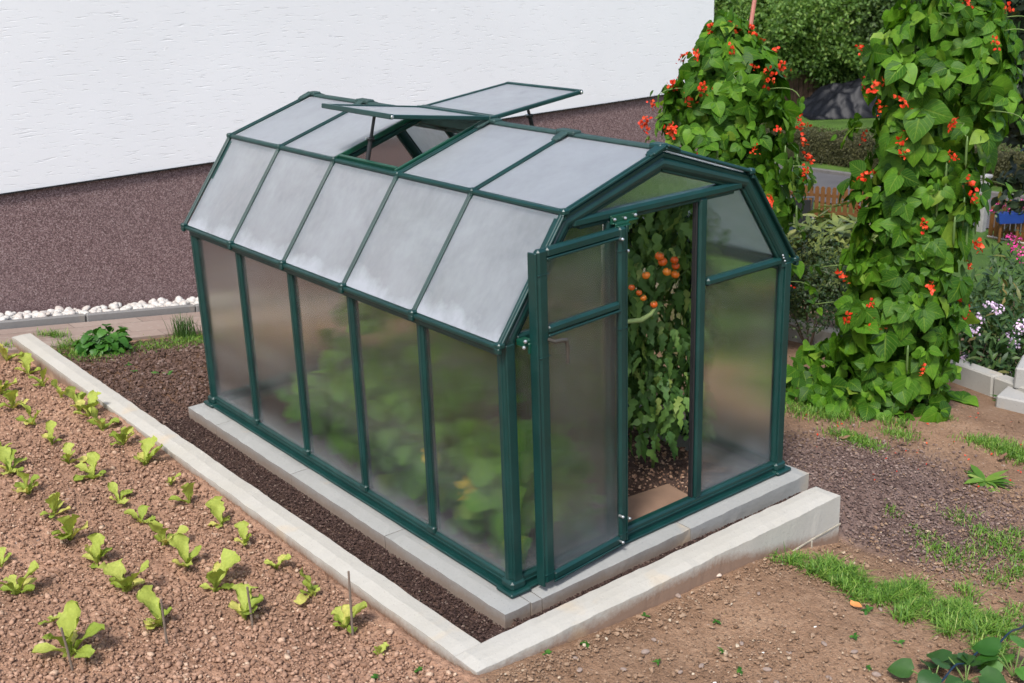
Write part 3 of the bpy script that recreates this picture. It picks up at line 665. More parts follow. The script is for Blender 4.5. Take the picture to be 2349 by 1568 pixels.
# roof vents in the middle bay
RL = float(np.hypot(W/2-XK, HR-HK))
for side, ang, in ((-1, rad(7.3)), (1, rad(6.5))):
    y0, y1 = Yk[2]-.012, Yk[3]+.012; hx = W/2+side*.012; hz = HR+.028; Ln = RL-.005
    vt = bpy.data.objects.new('roof_vent', None); COL.objects.link(vt); vt.parent = gh; vt.location = (hx, 0, hz); vt.empty_display_size = .05
    d = S(side*math.cos(ang), 0, math.sin(ang)); n_ = S(-side*math.sin(ang), 0, math.cos(ang)); Z0 = S(0, 0, 0)
    mb = MB()
    for y in (y0, y1): mb.bar(S(0, y, 0), S(0, y, 0)+d*Ln, .024, .022, up=n_, bev=.004)
    mb.bar(S(0, y0-.012, 0)+d*Ln, S(0, y1+.012, 0)+d*Ln, .026, .026, up=n_, bev=.004); mb.bar(S(0, y0-.02, 0), S(0, y1+.02, 0), .034, .026, up=n_, bev=.005); mb.bar(S(0, y0-.02, -.03), S(0, y1+.02, -.03), .02, .024, bev=.004)
    mb.build('vent_frame', m_green, vt)
    pane([S(0, y0+.01, 0)+d*.012, S(0, y1-.01, 0)+d*.012, S(0, y1-.01, 0)+d*(Ln-.012), S(0, y0+.01, 0)+d*(Ln-.012)], m_pane_top, 'vent_pane', vt)
    mb = MB()
    for y in (y0-.012, y1+.012): mb = MB(); mb.box(S(0, y, 0)+d*Ln, (.016, .016, .016), None, .003); mb.build('vent_bolt', m_steel, vt)
    ym = (y0+y1)/2+.02; lo = S(W/2+side*(W/2-XK-.02), ym, HK+.01)-S(hx, 0, hz); hi = S(0, ym, -.01)+d*Ln*.80
    mb = MB(); mid = lo+(hi-lo)*.5; mb.tube([lo, mid], .013, 10); mb.tube([mid-(hi-lo)*.02, hi], .009, 10); mb.box(mid, (.04, .03, .022), None, .006); mb.box(hi, (.06, .035, .02), None, .004)
    pr = mb.build('prop_arm', m_black, vt); mb = MB(); mb.tube([mid+S(-.04, -.012, .01), mid+S(.025, .008, 0)], .005, 8); mb.build('thumb_screw', m_steel, pr)
    A, B = ROOF[2]+0, ROOF[1 if side < 0 else 3]; dn = nrm(B-A); nn = S(-side*abs(dn[2])*-1, 0, abs(dn[0])); nn = nrm(np.cross(dn, ydir)); nn = nn if nn[2] > 0 else -nn
    mb = MB()
    for y in (Yk[2]+.022, Yk[3]-.022): mb.bar(offs(A, y)+nn*.016, offs(B, y)+nn*.016, .016, .028, up=nn, bev=.003)
    mb.bar(offs(B, Yk[2]+.03)+nn*.02-dn*.022, offs(B, Yk[3]-.03)+nn*.02-dn*.022, .018, .026, up=nn, bev=.003); mb.build('vent_curb', m_green_br if side < 0 else m_green, gh)
# door: hung on the left jamb and folded right back
HX, HY = .686, -.052; DW = .583; fa = math.atan2(.052, DW)
dr = bpy.data.objects.new('door', None); COL.objects.link(dr); dr.parent = gh; dr.location = (HX, HY, 0); dr.rotation_euler = (0, 0, math.pi+fa); dr.empty_display_size = .05
# local: x from hinge (0) to free edge (DW); y negative is the side facing away from the gable after folding
D0, D1 = .040, 1.642
for xx in (.030, DW-.035):
    mb = MB(); mb.bar((xx, 0, D0), (xx, 0, D1), .05 if xx < .1 else .062, .038, up=(0, 1, 0), bev=.011)
    if xx > .1: mb.bar((xx+.036, -.012, D0-.01), (xx+.036, -.012, D1-.012), .012, .05, up=(0, 1, 0), bev=.003)
    else: mb.bar((xx-.03, 0, D0), (xx-.03, 0, D1), .010, .03, up=(0, 1, 0), bev=.003)
    for zc in (D1-.11, 1.16, D0+.05): mb.box((xx, 0, zc), (.056 if xx < .1 else .066, .041, .003), None, .001)
    mb.build('stile', m_green, dr)
for zc, hh in ((D0+.022, .046), (1.275, .04), (D1-.022, .046)):
    mb = MB(); mb.bar((.05, 0, zc), (DW-.06, 0, zc), .038, hh, bev=.011); mb.bar((.05, .014, zc-.026), (DW-.06, .014, zc-.026), .012, .012, bev=.003); mb.build('cross_rail', m_green, dr)
mb = MB(); mb.slab([(.05, -.0, D0+.04), (DW-.06, 0, D0+.04), (DW-.06, 0, 1.26), (.05, 0, 1.26)], .007); mb.build('door_pane', m_pane_x, dr)
mb = MB(); mb.slab([(.05, -.0, 1.29), (DW-.06, 0, 1.29), (DW-.06, 0, D1-.04), (.05, 0, D1-.04)], .007); mb.build('door_pane', m_pane_x, dr)
mb = MB(); hx = DW-.085; mb.tube([(hx+.03, .02, 1.235), (hx+.028, .062, 1.235), (hx, .066, 1.235), (hx-.03, .068, 1.228), (hx-.035, .07, 1.20), (hx-.035, .07, 1.12)], [.009, .009, .010, .011, .009, .007], 10); mb.build('handle', m_grey_metal, dr)
mb = MB(); mb.tube([(DW-.04, -.02, 1.235), (DW-.04, -.06, 1.235), (DW-.035, -.065, 1.13)], .008, 8); mb.build('latch_bar', m_grey_metal, dr)
mb = MB()
for (bx, by, bz) in ((.055, .022, D1-.05), (-.008, .0, D1-.12), (-.008, .01, D0+.12), (.06, .025, D0+.02), (.06, .025, D0+.16)):
    mb = MB(); mb.tube([(bx, by-.012, bz), (bx, by+.012, bz)], .007, 10); mb.sphere((bx, by+.012, bz), .008, 8, 6); mb.build('door_bolt', m_steel, dr)
mb = MB(); mb.box((.70, -.030, HZ-.02), (.165, .008, .04), None, .002); mb.box((.70, -.036, HZ-.036), (.16, .02, .006), None, .002); mb.box((.675, -.045, HZ-.062), (.085, .008, .05), None, .002); mb.box((.675, -.055, HZ-.05), (.08, .014, .006), None, .002)
hb = mb.build('hinge_plate', m_green_br, gh); mb = MB()
for bx, bz in ((.635, HZ-.018), (.70, HZ-.022), (.765, HZ-.018), (.69, HZ-.075)): mb = MB(); mb.sphere((bx, -.04, bz), .0085, 8, 6); mb.build('screw', m_steel, hb)
mb = MB(); mb.box((.085, -.045, 1.225), (.05, .055, .03), None, .004); mb.box((.10, -.07, 1.20), (.03, .012, .05), None, .003)
lk = mb.build('door_catch', m_green_br, gh); mb = MB()
for b_ in ((.065, -.078, 1.24), (.062, -.07, 1.21)): mb = MB(); mb.sphere(b_, .009, 8, 6); mb.build('screw', m_steel, lk)
mb = MB()
for b_ in ((W-.075, -.045, 1.225+.02), (W-.075, -.036, 1.26), (W-.082, -.036, 1.275)): mb = MB(); mb.sphere(b_, .006, 8, 6); mb.build('screw', m_steel, gh)

# ------------------------------------------------------------------ leaves
def leaf_template(shape='bean', nl=7, fold=.25, droop=.35, wav=.03, seed=0):
    r = np.random.default_rng(seed); t = np.linspace(0, 1, nl)
    if shape == 'bean': wd = np.interp(t, [0, .08, .22, .4, .6, .8, .93, 1], [.10, .36, .47, .45, .35, .2, .07, .0])
    elif shape == 'oval': wd = np.interp(t, [0, .1, .35, .6, .85, 1], [.04, .16, .26, .25, .14, .0])
    elif shape == 'long': wd = np.interp(t, [0, .15, .45, .75, 1], [.03, .11, .15, .11, .0])
    elif shape == 'tomato': wd = np.interp(t, [0, .12, .25, .37, .5, .62, .75, .87, 1], [.02, .19, .22, .10, .20, .09, .14, .05, .0])
    elif shape == 'lobed': wd = np.interp(t, [0, .1, .25, .33, .5, .6, .78, .9, 1], [.12, .45, .5, .4, .52, .38, .36, .2, .0])
    else: wd = np.interp(t, [0, .3, .7, 1], [.3, .5, .4, .0])
    V = []; UV = []
    for i, tt in enumerate(t):
        y = tt if shape != 'bean' else tt-.06*0; z0 = -droop*tt*tt
        for u in (-1, -.5, 0, .5, 1):
            back = .10*abs(u)*(tt < .15) if shape in ('bean', 'lobed') else 0
            z = z0+fold*abs(u)*wd[i]+wav*r.normal()*abs(u)-.10*u*u*wd[i]
            V.append([u*wd[i], y-back, z]); UV.append([u, tt, 1.])
    F = []
    for i in range(nl-1):
        for j in range(4): a = i*5+j; F.append([a, a+1, a+6, a+5])
    return np.array(V), np.array(F), np.array(UV)
def frames(N_, D):
    D = nrm(D); N_ = nrm(N_-(N_*D).sum(-1, keepdims=True)*D); X = np.cross(D, N_); return np.stack([X, D, N_], -1)
BEAN = [leaf_template('bean', 8, f, dr_, .02, s_) for s_, (f, dr_) in enumerate(((.15, .2), (.3, .35), (.05, .45), (.4, .15)))]
TOM = [leaf_template('tomato', 9, f, dr_, .03, s_) for s_, (f, dr_) in enumerate(((.2, .5), (.35, .7), (.1, .35)))]
OVAL = [leaf_template('oval', 5, f, dr_, .01, s_) for s_, (f, dr_) in enumerate(((.2, .2), (.3, .4)))]
LONG = [leaf_template('long', 5, f, dr_, .01, s_) for s_, (f, dr_) in enumerate(((.2, .15), (.3, .35)))]
LOB = [leaf_template('lobed', 10, f, dr_, .025, s_) for s_, (f, dr_) in enumerate(((.2, .3), (.3, .5)))]
def put_leaves(mb, tmpl, P, N_, D, size, mi=0):
    Fm = frames(N_, D)*size[:, None, None]; k = rng.integers(0, len(tmpl), len(P))
    for i, (V, F, UV) in enumerate(tmpl):
        s_ = k == i
        if s_.any(): mb.inst(V, F, Fm[s_], P[s_], mi, UV)
def rv(n, s=1.): return rng.normal(size=(n, 3))*s

m_bean = leaf_mat('bean_leaf', [(0, (0.0213, 0.0754, 0.00551)), (.35, (0.0452, 0.133, 0.00734)), (.7, (0.0799, 0.204, 0.011)), (.93, (0.14, 0.297, 0.0202)), (1, (0.213, 0.304, 0.0367))], .5, .34, None, .22, 25, .45)
m_stem = plain('green_stem', (.11, .17, .04), .6)
m_flower = (lambda t: (lambda r: t.done(t.mixs(.25, t.pbr(t.ramp(r, [(0, (.55, .02, .008)), (.6, (.68, .045, .012)), (1, (.78, .10, .03))]), .5, .3), (lambda b: (setattr(b.inputs[0], 'default_value', (.9, .12, .03, 1)), b.outputs[0])[1])(t.n('ShaderNodeBsdfTranslucent')))))(t.isl()))(NT('scarlet_petals'))
m_pod = plain('bean_pod', (.10, .165, .045), .5)
def flower_cluster(n=11, r=.035):
    mb = MB(); V, F, _ = leaf_template('round', 4, .3, .3, .02, 3)
    P = rv(n, .4)*np.array([r, r, r*1.5]); D = rv(n); N_ = rv(n)
    mb.inst(V, F, frames(N_, D)*rng.uniform(.016, .026, n)[:, None, None], P); return mb
fl_meshes = [flower_cluster(rng.integers(12, 19)).mesh('flower', m_flower, True) for _ in range(6)]

def bean_plant(label, base, top_shift, Hgt, Rf, nsites, nflow, seed, extra=None, flow_dir=None):
    global rng
    keep = rng; rng = np.random.default_rng(seed)
    root = thing('runner_bean', label, 'bean plant', base)
    def surf(t, ph):
        lump = 1+.15*np.sin(3*ph+5*t*3+seed)*np.cos(2*ph-7*t)+.09*np.sin(7*ph+19*t)
        return Rf(t)*lump
    mb = MB()
    for shell, n in ((1., nsites), (.62, nsites//3), (.3, nsites//6)):
        t = rng.uniform(0.0, 1, n)**.95; ph = rng.uniform(0, 2*math.pi, n); r = surf(t, ph)*(shell*rng.uniform(.82, 1.07, n))
        ax = np.outer(t, np.asarray(top_shift)); o = np.stack([np.cos(ph), np.sin(ph), 0*ph], 1)
        P = ax+o*r[:, None]+np.stack([0*t, 0*t, t*Hgt+.05], 1)+rv(n, .025)
        N_ = nrm(o+np.array([0, 0, .55])+rv(n, .33)); D = nrm(o*.35+np.array([0, 0, -1.])+rv(n, .38))
        Fm = frames(N_, D); sz = np.clip(.105*np.exp(rng.normal(0, .28, n)), .05, .2)*np.where(rng.uniform(0, 1, n) < .12, 1.35, 1)
        for k_ in (-1, 0, 1):
            a = k_*rng.uniform(1.0, 1.5, n) if k_ else 0*sz
            D2 = Fm[:, :, 1]*np.cos(a)[:, None]+Fm[:, :, 0]*np.sin(a)[:, None]; N2 = Fm[:, :, 2]+rv(n, .22)
            put_leaves(mb, BEAN, P+D2*(.02), N2, D2, sz*(1. if k_ == 0 else .88))
    if extra is not None: extra(mb)
    fol = mb; mb = MB()                                   # twining stems and loose shoots
    for k_ in range(7):
        t = np.linspace(0, 1, 30); ph = k_*.9+t*5; r = np.array([.35*Rf(q) for q in t])
        mb.tube(np.outer(t, top_shift)+np.stack([np.cos(ph)*r, np.sin(ph)*r, t*Hgt*1.02], 1), .006, 5)
    tipP = []
    for k_ in range(15):
        t = rng.uniform(.2, 1.02); ph = rng.uniform(0, 6.28); o = S(math.cos(ph), math.sin(ph), 0); p0 = np.asarray(top_shift)*t+o*Rf(min(t, 1))*.9+S(0, 0, t*Hgt)
        ln = rng.uniform(.15, .35); q = np.linspace(0, 1, 8)[:, None]; c = p0+o*ln*q+S(0, 0, 1)*(ln*.5*q-ln*.55*q*q)+.03*np.sin(q*7+k_)*np.cross(o, S(0, 0, 1)); mb.tube(c, .0035, 5); tipP.append((c[-1], o))
    mb.build('vine', m_stem, root, True)
    mb = fol; P = np.array([a for a, b in tipP]); O = np.array([b for a, b in tipP])
    for k_ in range(3): put_leaves(mb, BEAN, P+rv(len(P), .03), O+S(0, 0, .8)+rv(len(P), .4), O*.4+S(0, 0, -.8)+rv(len(P), .5), rng.uniform(.05, .085, len(P)))
    mb.build('foliage', m_bean, root, True)
    tocam = nrm(np.array([CAM[0]-base[0], CAM[1]-base[1]])); a0 = math.atan2(tocam[1], tocam[0])
    for k_ in range(nflow):
        t = rng.uniform(.12, .98) if k_ % 3 else rng.uniform(.55, .98); ph = a0+rng.uniform(-1.75, 1.75) if k_ % 5 else rng.uniform(0, 6.28); r = float(surf(t, ph))*1.13+.03
        p = np.asarray(top_shift)*t+S(math.cos(ph)*r, math.sin(ph)*r, t*Hgt+.05)
        f = bpy.data.objects.new('flower', fl_meshes[k_ % 6]); COL.objects.link(f); f.parent = root; f.location = p; s_ = rng.uniform(.8, 1.35); f.scale = (s_, s_, s_*1.15); f.rotation_euler = tuple(rng.uniform(0, 6, 3)*np.array([.15, .15, 1]))
    for k_ in range(14):
        t = rng.uniform(.15, .7); ph = a0+rng.uniform(-1.4, 1.4); r = float(surf(t, ph))*1.02; p = np.asarray(top_shift)*t+S(math.cos(ph)*r, math.sin(ph)*r, t*Hgt)
        mb = MB(); q = np.linspace(0, 1, 7)[:, None]; mb.tube(p+S(0, 0, -.22)*q+S(.03, .01, 0)*q*q, [.004, .008, .009, .009, .009, .007, .002], 6); mb.build('pod', m_pod, root, True)
    rng = keep; return root
def RfR(t): return np.interp(t, [0, .08, .3, .55, .75, .9, 1.0], [.40, .43, .36, .33, .44, .42, .16])
def RfL(t): return np.interp(t, [0, .3, .5, .66, .8, .93, 1.0], [.38, .43, .54, .54, .40, .20, .06])
zR = float(h(4.1, .75)); 
def low_extra(mb):
    n = 120; x = rng.uniform(-.75, .1, n); y = rng.uniform(-.15, .75, n); P = np.stack([x, y, rng.uniform(.05, .3, n)*(1+x*.4)], 1)
    for k_ in range(2): put_leaves(mb, BEAN, P+rv(n, .04), S(-.3, -.45, .8)+rv(n, .3), S(-.5, -.5, -.4)+rv(n, .5), rng.uniform(.09, .14, n))
bean_plant('tall runner bean with red flowers, right of the greenhouse, reaching the ground in view', (4.04, .72, zR), (.22, -.16, 0), 2.84, RfR, 760, 30, 5, low_extra)
bl = at_dist(1662, 700, 9.6); blz = float(h(bl[0], bl[1]))
bean_plant('runner bean with red flowers standing between the greenhouse ridge and the house corner', (bl[0], bl[1], blz), (-.02, .02, 0), 2.6, RfL, 640, 40, 9)
tp = at_dist(1744, 0, 9.7); mb = MB(); mb.tube([(.02, 0, -.1), (0, 0, 2.0), tuple(tp-np.array([bl[0]+.1, bl[1], blz])+S(0, 0, .35))], .017, 8)
tag(mb.build('bean_pole', plain('reddish_painted_pole', (.33, .12, .085), .5), at=None), 'tall reddish pole rising out of the left bean plant', 'pole').location = (bl[0]+.1, bl[1], blz)
tp = at_dist(1712, 45, 9.5); mb = MB(); mb.tube([(0, 0, -.1), tuple(tp-np.array([bl[0], bl[1], blz]))], .012, 8)
tag(mb.build('bean_cane', plain('pale_cane', (.45, .36, .23), .6)), 'pale bamboo cane sticking out of the left bean plant', 'cane').location = (bl[0], bl[1], blz)

# ------------------------------------------------------------------ inside the glasshouse
m_tom_leaf = leaf_mat('tomato_leaf', [(0, (0.0435, 0.109, 0.0248)), (.5, (0.0776, 0.171, 0.0347)), (.9, (0.139, 0.248, 0.0497)), (1, (0.248, 0.31, 0.0745))], .55, .3)
m_tom = (lambda t: t.done(t.pbr(t.ramp(t.n('ShaderNodeObjectInfo').outputs['Random'], [(0, (.56, .075, .006)), (.6, (.64, .135, .01)), (1, (.68, .22, .018))]), .22, .5)))(NT('tomato_skin'))
mb = MB(); mb.sphere((0, 0, 0), 1, 14, 10); V = mb.v[0]; V[:, 2] *= .9; V *= 1+.03*np.sin(5*np.arctan2(V[:, 1:2], V[:, :1])); tom_me = mb.mesh('tomato', m_tom, True)
mb = MB(); put_leaves(mb, LONG, np.tile(S(0, 0, .88), (5, 1)), np.tile(S(0, 0, 1), (5, 1))+rv(5, .1), np.stack([np.cos(np.arange(5)*1.257), np.sin(np.arange(5)*1.257), .1+0*np.arange(5)], 1), np.full(5, .95)); cal_me = mb.mesh('calyx', m_stem, True)
def on_y(px, py, y):
    d = ray(px, py); return CAM+d*((y-CAM[1])/d[1])
def tomato_plant(label, x, y, Hgt, n, fruit=()):
    root = thing('tomato_plant', label, 'tomato plant', (x, y, -.04)); mb = MB()
    z = rng.uniform(.1, 1, n)**.85*Hgt; ph = rng.uniform(0, 6.28, n); r = .30*np.sqrt(rng.uniform(.05, 1, n))*np.interp(z, [0, .25, .8, 1.4, 1.75], [.5, .8, 1, 1, .55]); o = np.stack([np.cos(ph), np.sin(ph), 0*ph], 1)
    P = o*r[:, None]+np.stack([0*z, 0*z, z], 1); P[:, 0] = np.clip(P[:, 0], -9, W-.09-x); P[:, 1] = np.clip(P[:, 1], -y+.1, 9)
    lim = np.where(P[:, 0]+x > W-XK, HE+(W-x-P[:, 0])/XK*(HK-HE), HK+.1)-.1+.04; P[:, 2] = np.minimum(P[:, 2], lim)
    for k_ in range(3):
        put_leaves(mb, TOM, P+rv(n, .05), o*.6+S(0, 0, .6)+rv(n, .35), o*.45+S(0, 0, -.8)+rv(n, .4), rng.uniform(.06, .145, n))
    V = mb.v; 
    for i in range(len(V)):
        V[i][:, 0] = np.minimum(V[i][:, 0], W-.06-x); V[i][:, 1] = np.maximum(V[i][:, 1], .05-y)
    mb.build('foliage', m_tom_leaf, root, True)
    mb = MB(); q = np.linspace(0, 1, 14)[:, None]; mb.tube(S(0, 0, 0)+S(0, 0, Hgt*.92)*q+.03*np.sin(q*9)*S(1, .3, 0), .010, 7)
    for k_ in range(9):
        z0 = .2+k_*Hgt*.09; p_ = k_*2.1; mb.tube([(0, 0, z0), (.1*math.cos(p_), .1*math.sin(p_), z0+.06), (.2*math.cos(p_), .2*math.sin(p_), z0+.02)], .005, 6)
    mb.build('stem', m_stem, root, True)
    for fx, fy, fz, fr in fruit:
        f = bpy.data.objects.new('tomato', tom_me); COL.objects.link(f); f.parent = root; f.location = (fx-x, fy-y, fz+.04); f.scale = (fr,)*3; f.rotation_euler = (rng.uniform(-.3, .3), rng.uniform(-.3, .3), rng.uniform(0, 6))
        c = bpy.data.objects.new('calyx', cal_me); COL.objects.link(c); c.parent = f
    return root
fr = []
for px, py, r_ in ((1513, 588, .030), (1520, 601, .030), (1547, 597, .026), (1530, 624, .028), (1549, 630, .028), (1550, 611, .026), (1482, 632, .026), (1449, 660, .021), (1466, 672, .020), (1476, 684, .021), (1500, 699, .024)):
    p = on_y(px, py, .24+rng.uniform(-.02, .02)); fr.append((*p, r_*.82))
tomato_plant('tomato plant with ripe orange fruit seen through the open greenhouse door', 1.50, .56, 1.78, 520, fr)
q_ = [on_y(px, py, .22) for px, py in ((1400, 745), (1440, 738), (1470, 735), (1492, 722), (1505, 705))]
fp = bpy.data.objects['tomato_plant']; mb = MB(); mb.tube(np.array(q_)-np.array([1.50, .56, -.04]), [.010, .012, .013, .011, .006], 8); mb.build('side_shoot', plain('pale_green_stem', (.26, .34, .12), .5), fp, True)
tomato_plant('leafy tomato plant behind the fruiting one, against the right greenhouse wall', 1.50, 1.15, 1.6, 260)
tomato_plant('tomato plant in the middle of the right side inside the greenhouse', 1.5, 1.75, 1.45, 150)
m_squash = leaf_mat('cucumber_leaf', [(0, (0.051, 0.142, 0.0185)), (.5, (0.1, 0.246, 0.0308)), (.95, (0.155, 0.331, 0.0431)), (1, (0.309, 0.378, 0.0616))], .55, .35, None, .3, 25, .3)
m_yellow = plain('yellow_petals', (.5, .36, .03), .5)
def cucumber(label, x, y, Hgt, n, spread, flowers):
    root = thing('cucumber_plant', label, 'cucumber plant', (x, y, -.04)); mb = MB()
    n = int(n*3.2); P = np.stack([rng.uniform(-.3, .34, n), rng.uniform(-spread, spread, n), .08+Hgt*rng.uniform(0, 1, n)**1.2], 1); P[:, 0] = np.clip(P[:, 0], .16-x, 9)
    put_leaves(mb, LOB, P, S(-.4, -.2, .8)+rv(n, .35), S(-.35, -.1, -.5)+rv(n, .6), rng.uniform(.08, .15, n))
    for v in mb.v: v[:, 0] = np.maximum(v[:, 0], .045-x); v[:, 1] = np.maximum(v[:, 1], .06-y)
    mb.build('foliage', m_squash, root, True)
    mb = MB()
    for k_ in range(6): 
        e = P[k_]; mb.tube([(0, 0, 0), e*.5+S(0, 0, .1), e], .007, 6)
    mb.build('stem', m_stem, root, True)
    for fx, fy, fz in flowers:
        mb = MB(); put_leaves(mb, OVAL, np.tile(S(fx, fy, fz), (6, 1)), S(-.6, -.3, .6)+rv(6, .3), rv(6)+S(-.2, 0, .2), np.full(6, .08)); mb.build('flower', m_yellow, root, True)
    return root
cucumber('large leaved cucumber plant inside the near left greenhouse corner', .38, .42, .55, 46, .34, [(-.22, .1, .33)])
cucumber('cucumber plant behind the fourth pane of the long greenhouse side', .38, 1.05, .55, 44, .32, [(-.25, -.25, .45)])
cucumber('taller cucumber plant behind the middle pane of the long greenhouse side', .42, 1.65, .95, 46, .3, [])
cucumber('small cucumber plant behind the second pane from the rear', .45, 2.25, .35, 18, .22, [])
cucumber('climbing cucumber near the greenhouse roof vent', 1.35, 2.3, 1.3, 40, .3, [])
mb = MB(); mb.box((0, 0, 0), (.75, .26, .022), None, .004)
bo = tag(mb.build('wooden_board', plain('worn_plywood', (.2, .125, .085), .75, .3, .2, 4, .15)), 'brown wooden board lying inside the open doorway', 'board'); bo.location = (.98, .22, -.015); bo.rotation_euler = (0, .01, -.10)
P = np.stack([rng.uniform(.1, 1.85, 2600), rng.uniform(.1, 1.3, 2600), np.zeros(2600)], 1); P = P[~((np.abs(P[:, 0]-.98) < .4) & (np.abs(P[:, 1]-.2) < .17))]; P[:, 2] = -.045
tag(scatter_rocks('indoor_soil_crumbs', m_clod, P, power(len(P), .005, .018), .7), 'brown soil crumbs on the bed inside the greenhouse', 'soil crumbs', kind='stuff')

# ------------------------------------------------------------------ lettuces
m_lett = leaf_mat('lettuce_leaf', [(0, (0.228, 0.306, 0.0422)), (.5, (0.359, 0.428, 0.0768)), (.9, (0.49, 0.513, 0.125)), (1, (0.63, 0.513, 0.154))], .6, .32, (1.2, 1.15, .6), .22, 90)
def lettuce_leaf(mb, az, tilt, ln, wd, seed):
    r = np.random.default_rng(seed); nu, nv = 9, 13; fl = r.uniform(.35, .6) if tilt > 1.2 else r.uniform(.5, 1.3); t = np.linspace(0, 1, nv); V = []
    prof = np.interp(t, [0, .15, .4, .65, .85, .96, 1], [.16, .17, .40, .82, 1, .8, .25]); a = r.uniform(0, 6, 4)
    for i, tt in enumerate(t):
        s_ = tt*ln; el = tilt-tt*tt*r.uniform(.1, .25)-.35*tt*tt
        ry = ln*trapz(np.cos(tilt-fl*np.linspace(0, tt, 8)**2), np.linspace(0, tt, 8)) if tt > 0 else 0
        rz = ln*trapz(np.sin(tilt-fl*np.linspace(0, tt, 8)**2), np.linspace(0, tt, 8)) if tt > 0 else 0
        for u in np.linspace(-1, 1, nu):
            cup = .28*wd*(u*u)*(1-.4*tt); ruf = .17*wd*abs(u)**1.3*math.sin(11*tt+a[0]+(2.2 if u > 0 else 0))+.07*wd*math.sin(17*tt+6*u+a[1])+.02*wd*r.normal()
            wx = u*wd*prof[i]*(.86+.14*math.cos(2*u))*(1+.2*abs(u)**2*r.normal()); n_y, n_z = -math.sin(tilt-fl*tt*tt), math.cos(tilt-fl*tt*tt)
            V.append([wx, ry+n_y*(cup+ruf), rz+n_z*(cup+ruf)])
    V = np.array(V); c, s2 = math.cos(az), math.sin(az); V = V@np.array([[c, s2, 0], [-s2, c, 0], [0, 0, 1]])
    F = [[i*nu+j, i*nu+j+1, (i+1)*nu+j+1, (i+1)*nu+j] for i in range(nv-1) for j in range(nu-1)]
    mb.add(V, F)
ROWS = {'beside the white wall': [(870, 1509, 40), (792, 1442, 80), (715, 1375, 70), (636, 1314, 44), (563, 1263, 55), (508, 1213, 65), (436, 1158, 62), (393, 1119, 42), (335, 1069, 65), (285, 1031, 55), (236, 995, 58), (208, 965, 62), (183, 950, 58), (141, 921, 42), (100, 892, 46), (66, 865, 48), (17, 838, 62)],
        'second out from the white wall': [(563, 1436, 82), (496, 1363, 92), (431, 1318, 75), (378, 1257, 82), (325, 1202, 48), (273, 1157, 50), (216, 1107, 58), (158, 1066, 58), (120, 1022, 52), (77, 981, 55), (32, 946, 58), (3, 911, 55)],
        'third out from the white wall': [(370, 1446, 90), (293, 1371, 92), (226, 1304, 68), (163, 1243, 78), (128, 1193, 62), (66, 1143, 62), (24, 1093, 62), (3, 1038, 46)],
        'at the far left': [(166, 1515, 115), (121, 1441, 40), (40, 1371, 82), (4, 1304, 42)]}
ORD = ['nearest', 'second', 'third', 'fourth', 'fifth', 'sixth', 'seventh', 'eighth', 'ninth', 'tenth', 'eleventh', 'twelfth', 'thirteenth', 'fourteenth', 'fifteenth', 'sixteenth', 'farthest']
sd_i = 100
for row, lst in ROWS.items():
    for i, (px, py, hp) in enumerate(lst):
        p = on_ground(px, py-2); dist = np.linalg.norm(p-CAM); hh = hp*dist/FPX*1.02; sd_i += 1; r = np.random.default_rng(sd_i)
        mb = MB(); nl = int(r.integers(5, 8)) if hp > 50 else int(r.integers(4, 6)); a0 = r.uniform(0, 6.28)
        for k_ in range(nl):
            ln = hh*(1.0 if k_ == 0 else r.uniform(.4, .9)); lettuce_leaf(mb, a0+k_*2.4+r.uniform(-.4, .4), r.uniform(1.0, 1.5) if k_ == 0 else r.uniform(.55, 1.35), ln, ln*r.uniform(.25, .38), sd_i*10+k_)
        size = 'large' if hp > 72 else ('small' if hp < 50 else 'middling')
        ordn = 'farthest' if i == len(lst)-1 else ORD[i]
        frm = '' if ordn in ('nearest', 'farthest') else ', from near'
        o = mb.build('lettuce', m_lett, smooth=True); o.location = (p[0], p[1], float(h(p[0], p[1]))+float(micro(p[0], p[1]))+.002)
        tag(o, f'{size} lettuce, {ordn} of the row {row}{frm}', 'lettuce', 'young lettuces planted in rows')
m_stick = plain('weathered_stick', (.16, .12, .09), .8)
for (bx, by, tx, ty, lab) in ((809, 1458, 807, 1307, 'tallest thin stick, upright beside the lettuce next to the white wall'), (582, 1452, 576, 1345, 'dark thin stick standing in the second row of lettuces'), (384, 1487, 382, 1375, 'thin grey stick by a lettuce in the third row'), (169, 1542, 156, 1442, 'brown stick leaning slightly by the nearest large lettuce on the left')):
    p = on_ground(bx, by); d = np.linalg.norm(p-CAM); hh = math.hypot(by-ty, 0)*d/FPX*1.06; lean = (tx-bx)*d/FPX+.035*hh
    mb = MB(); mb.tube([(0, 0, -.05), (lean*.5*CR[0], lean*.5*CR[1], hh*.5), (lean*CR[0], lean*CR[1], hh)], [.006, .0055, .005], 7); tag(mb.build('marker_stick', m_stick, at=None), lab, 'stick', 'sticks marking the lettuce rows').location = p

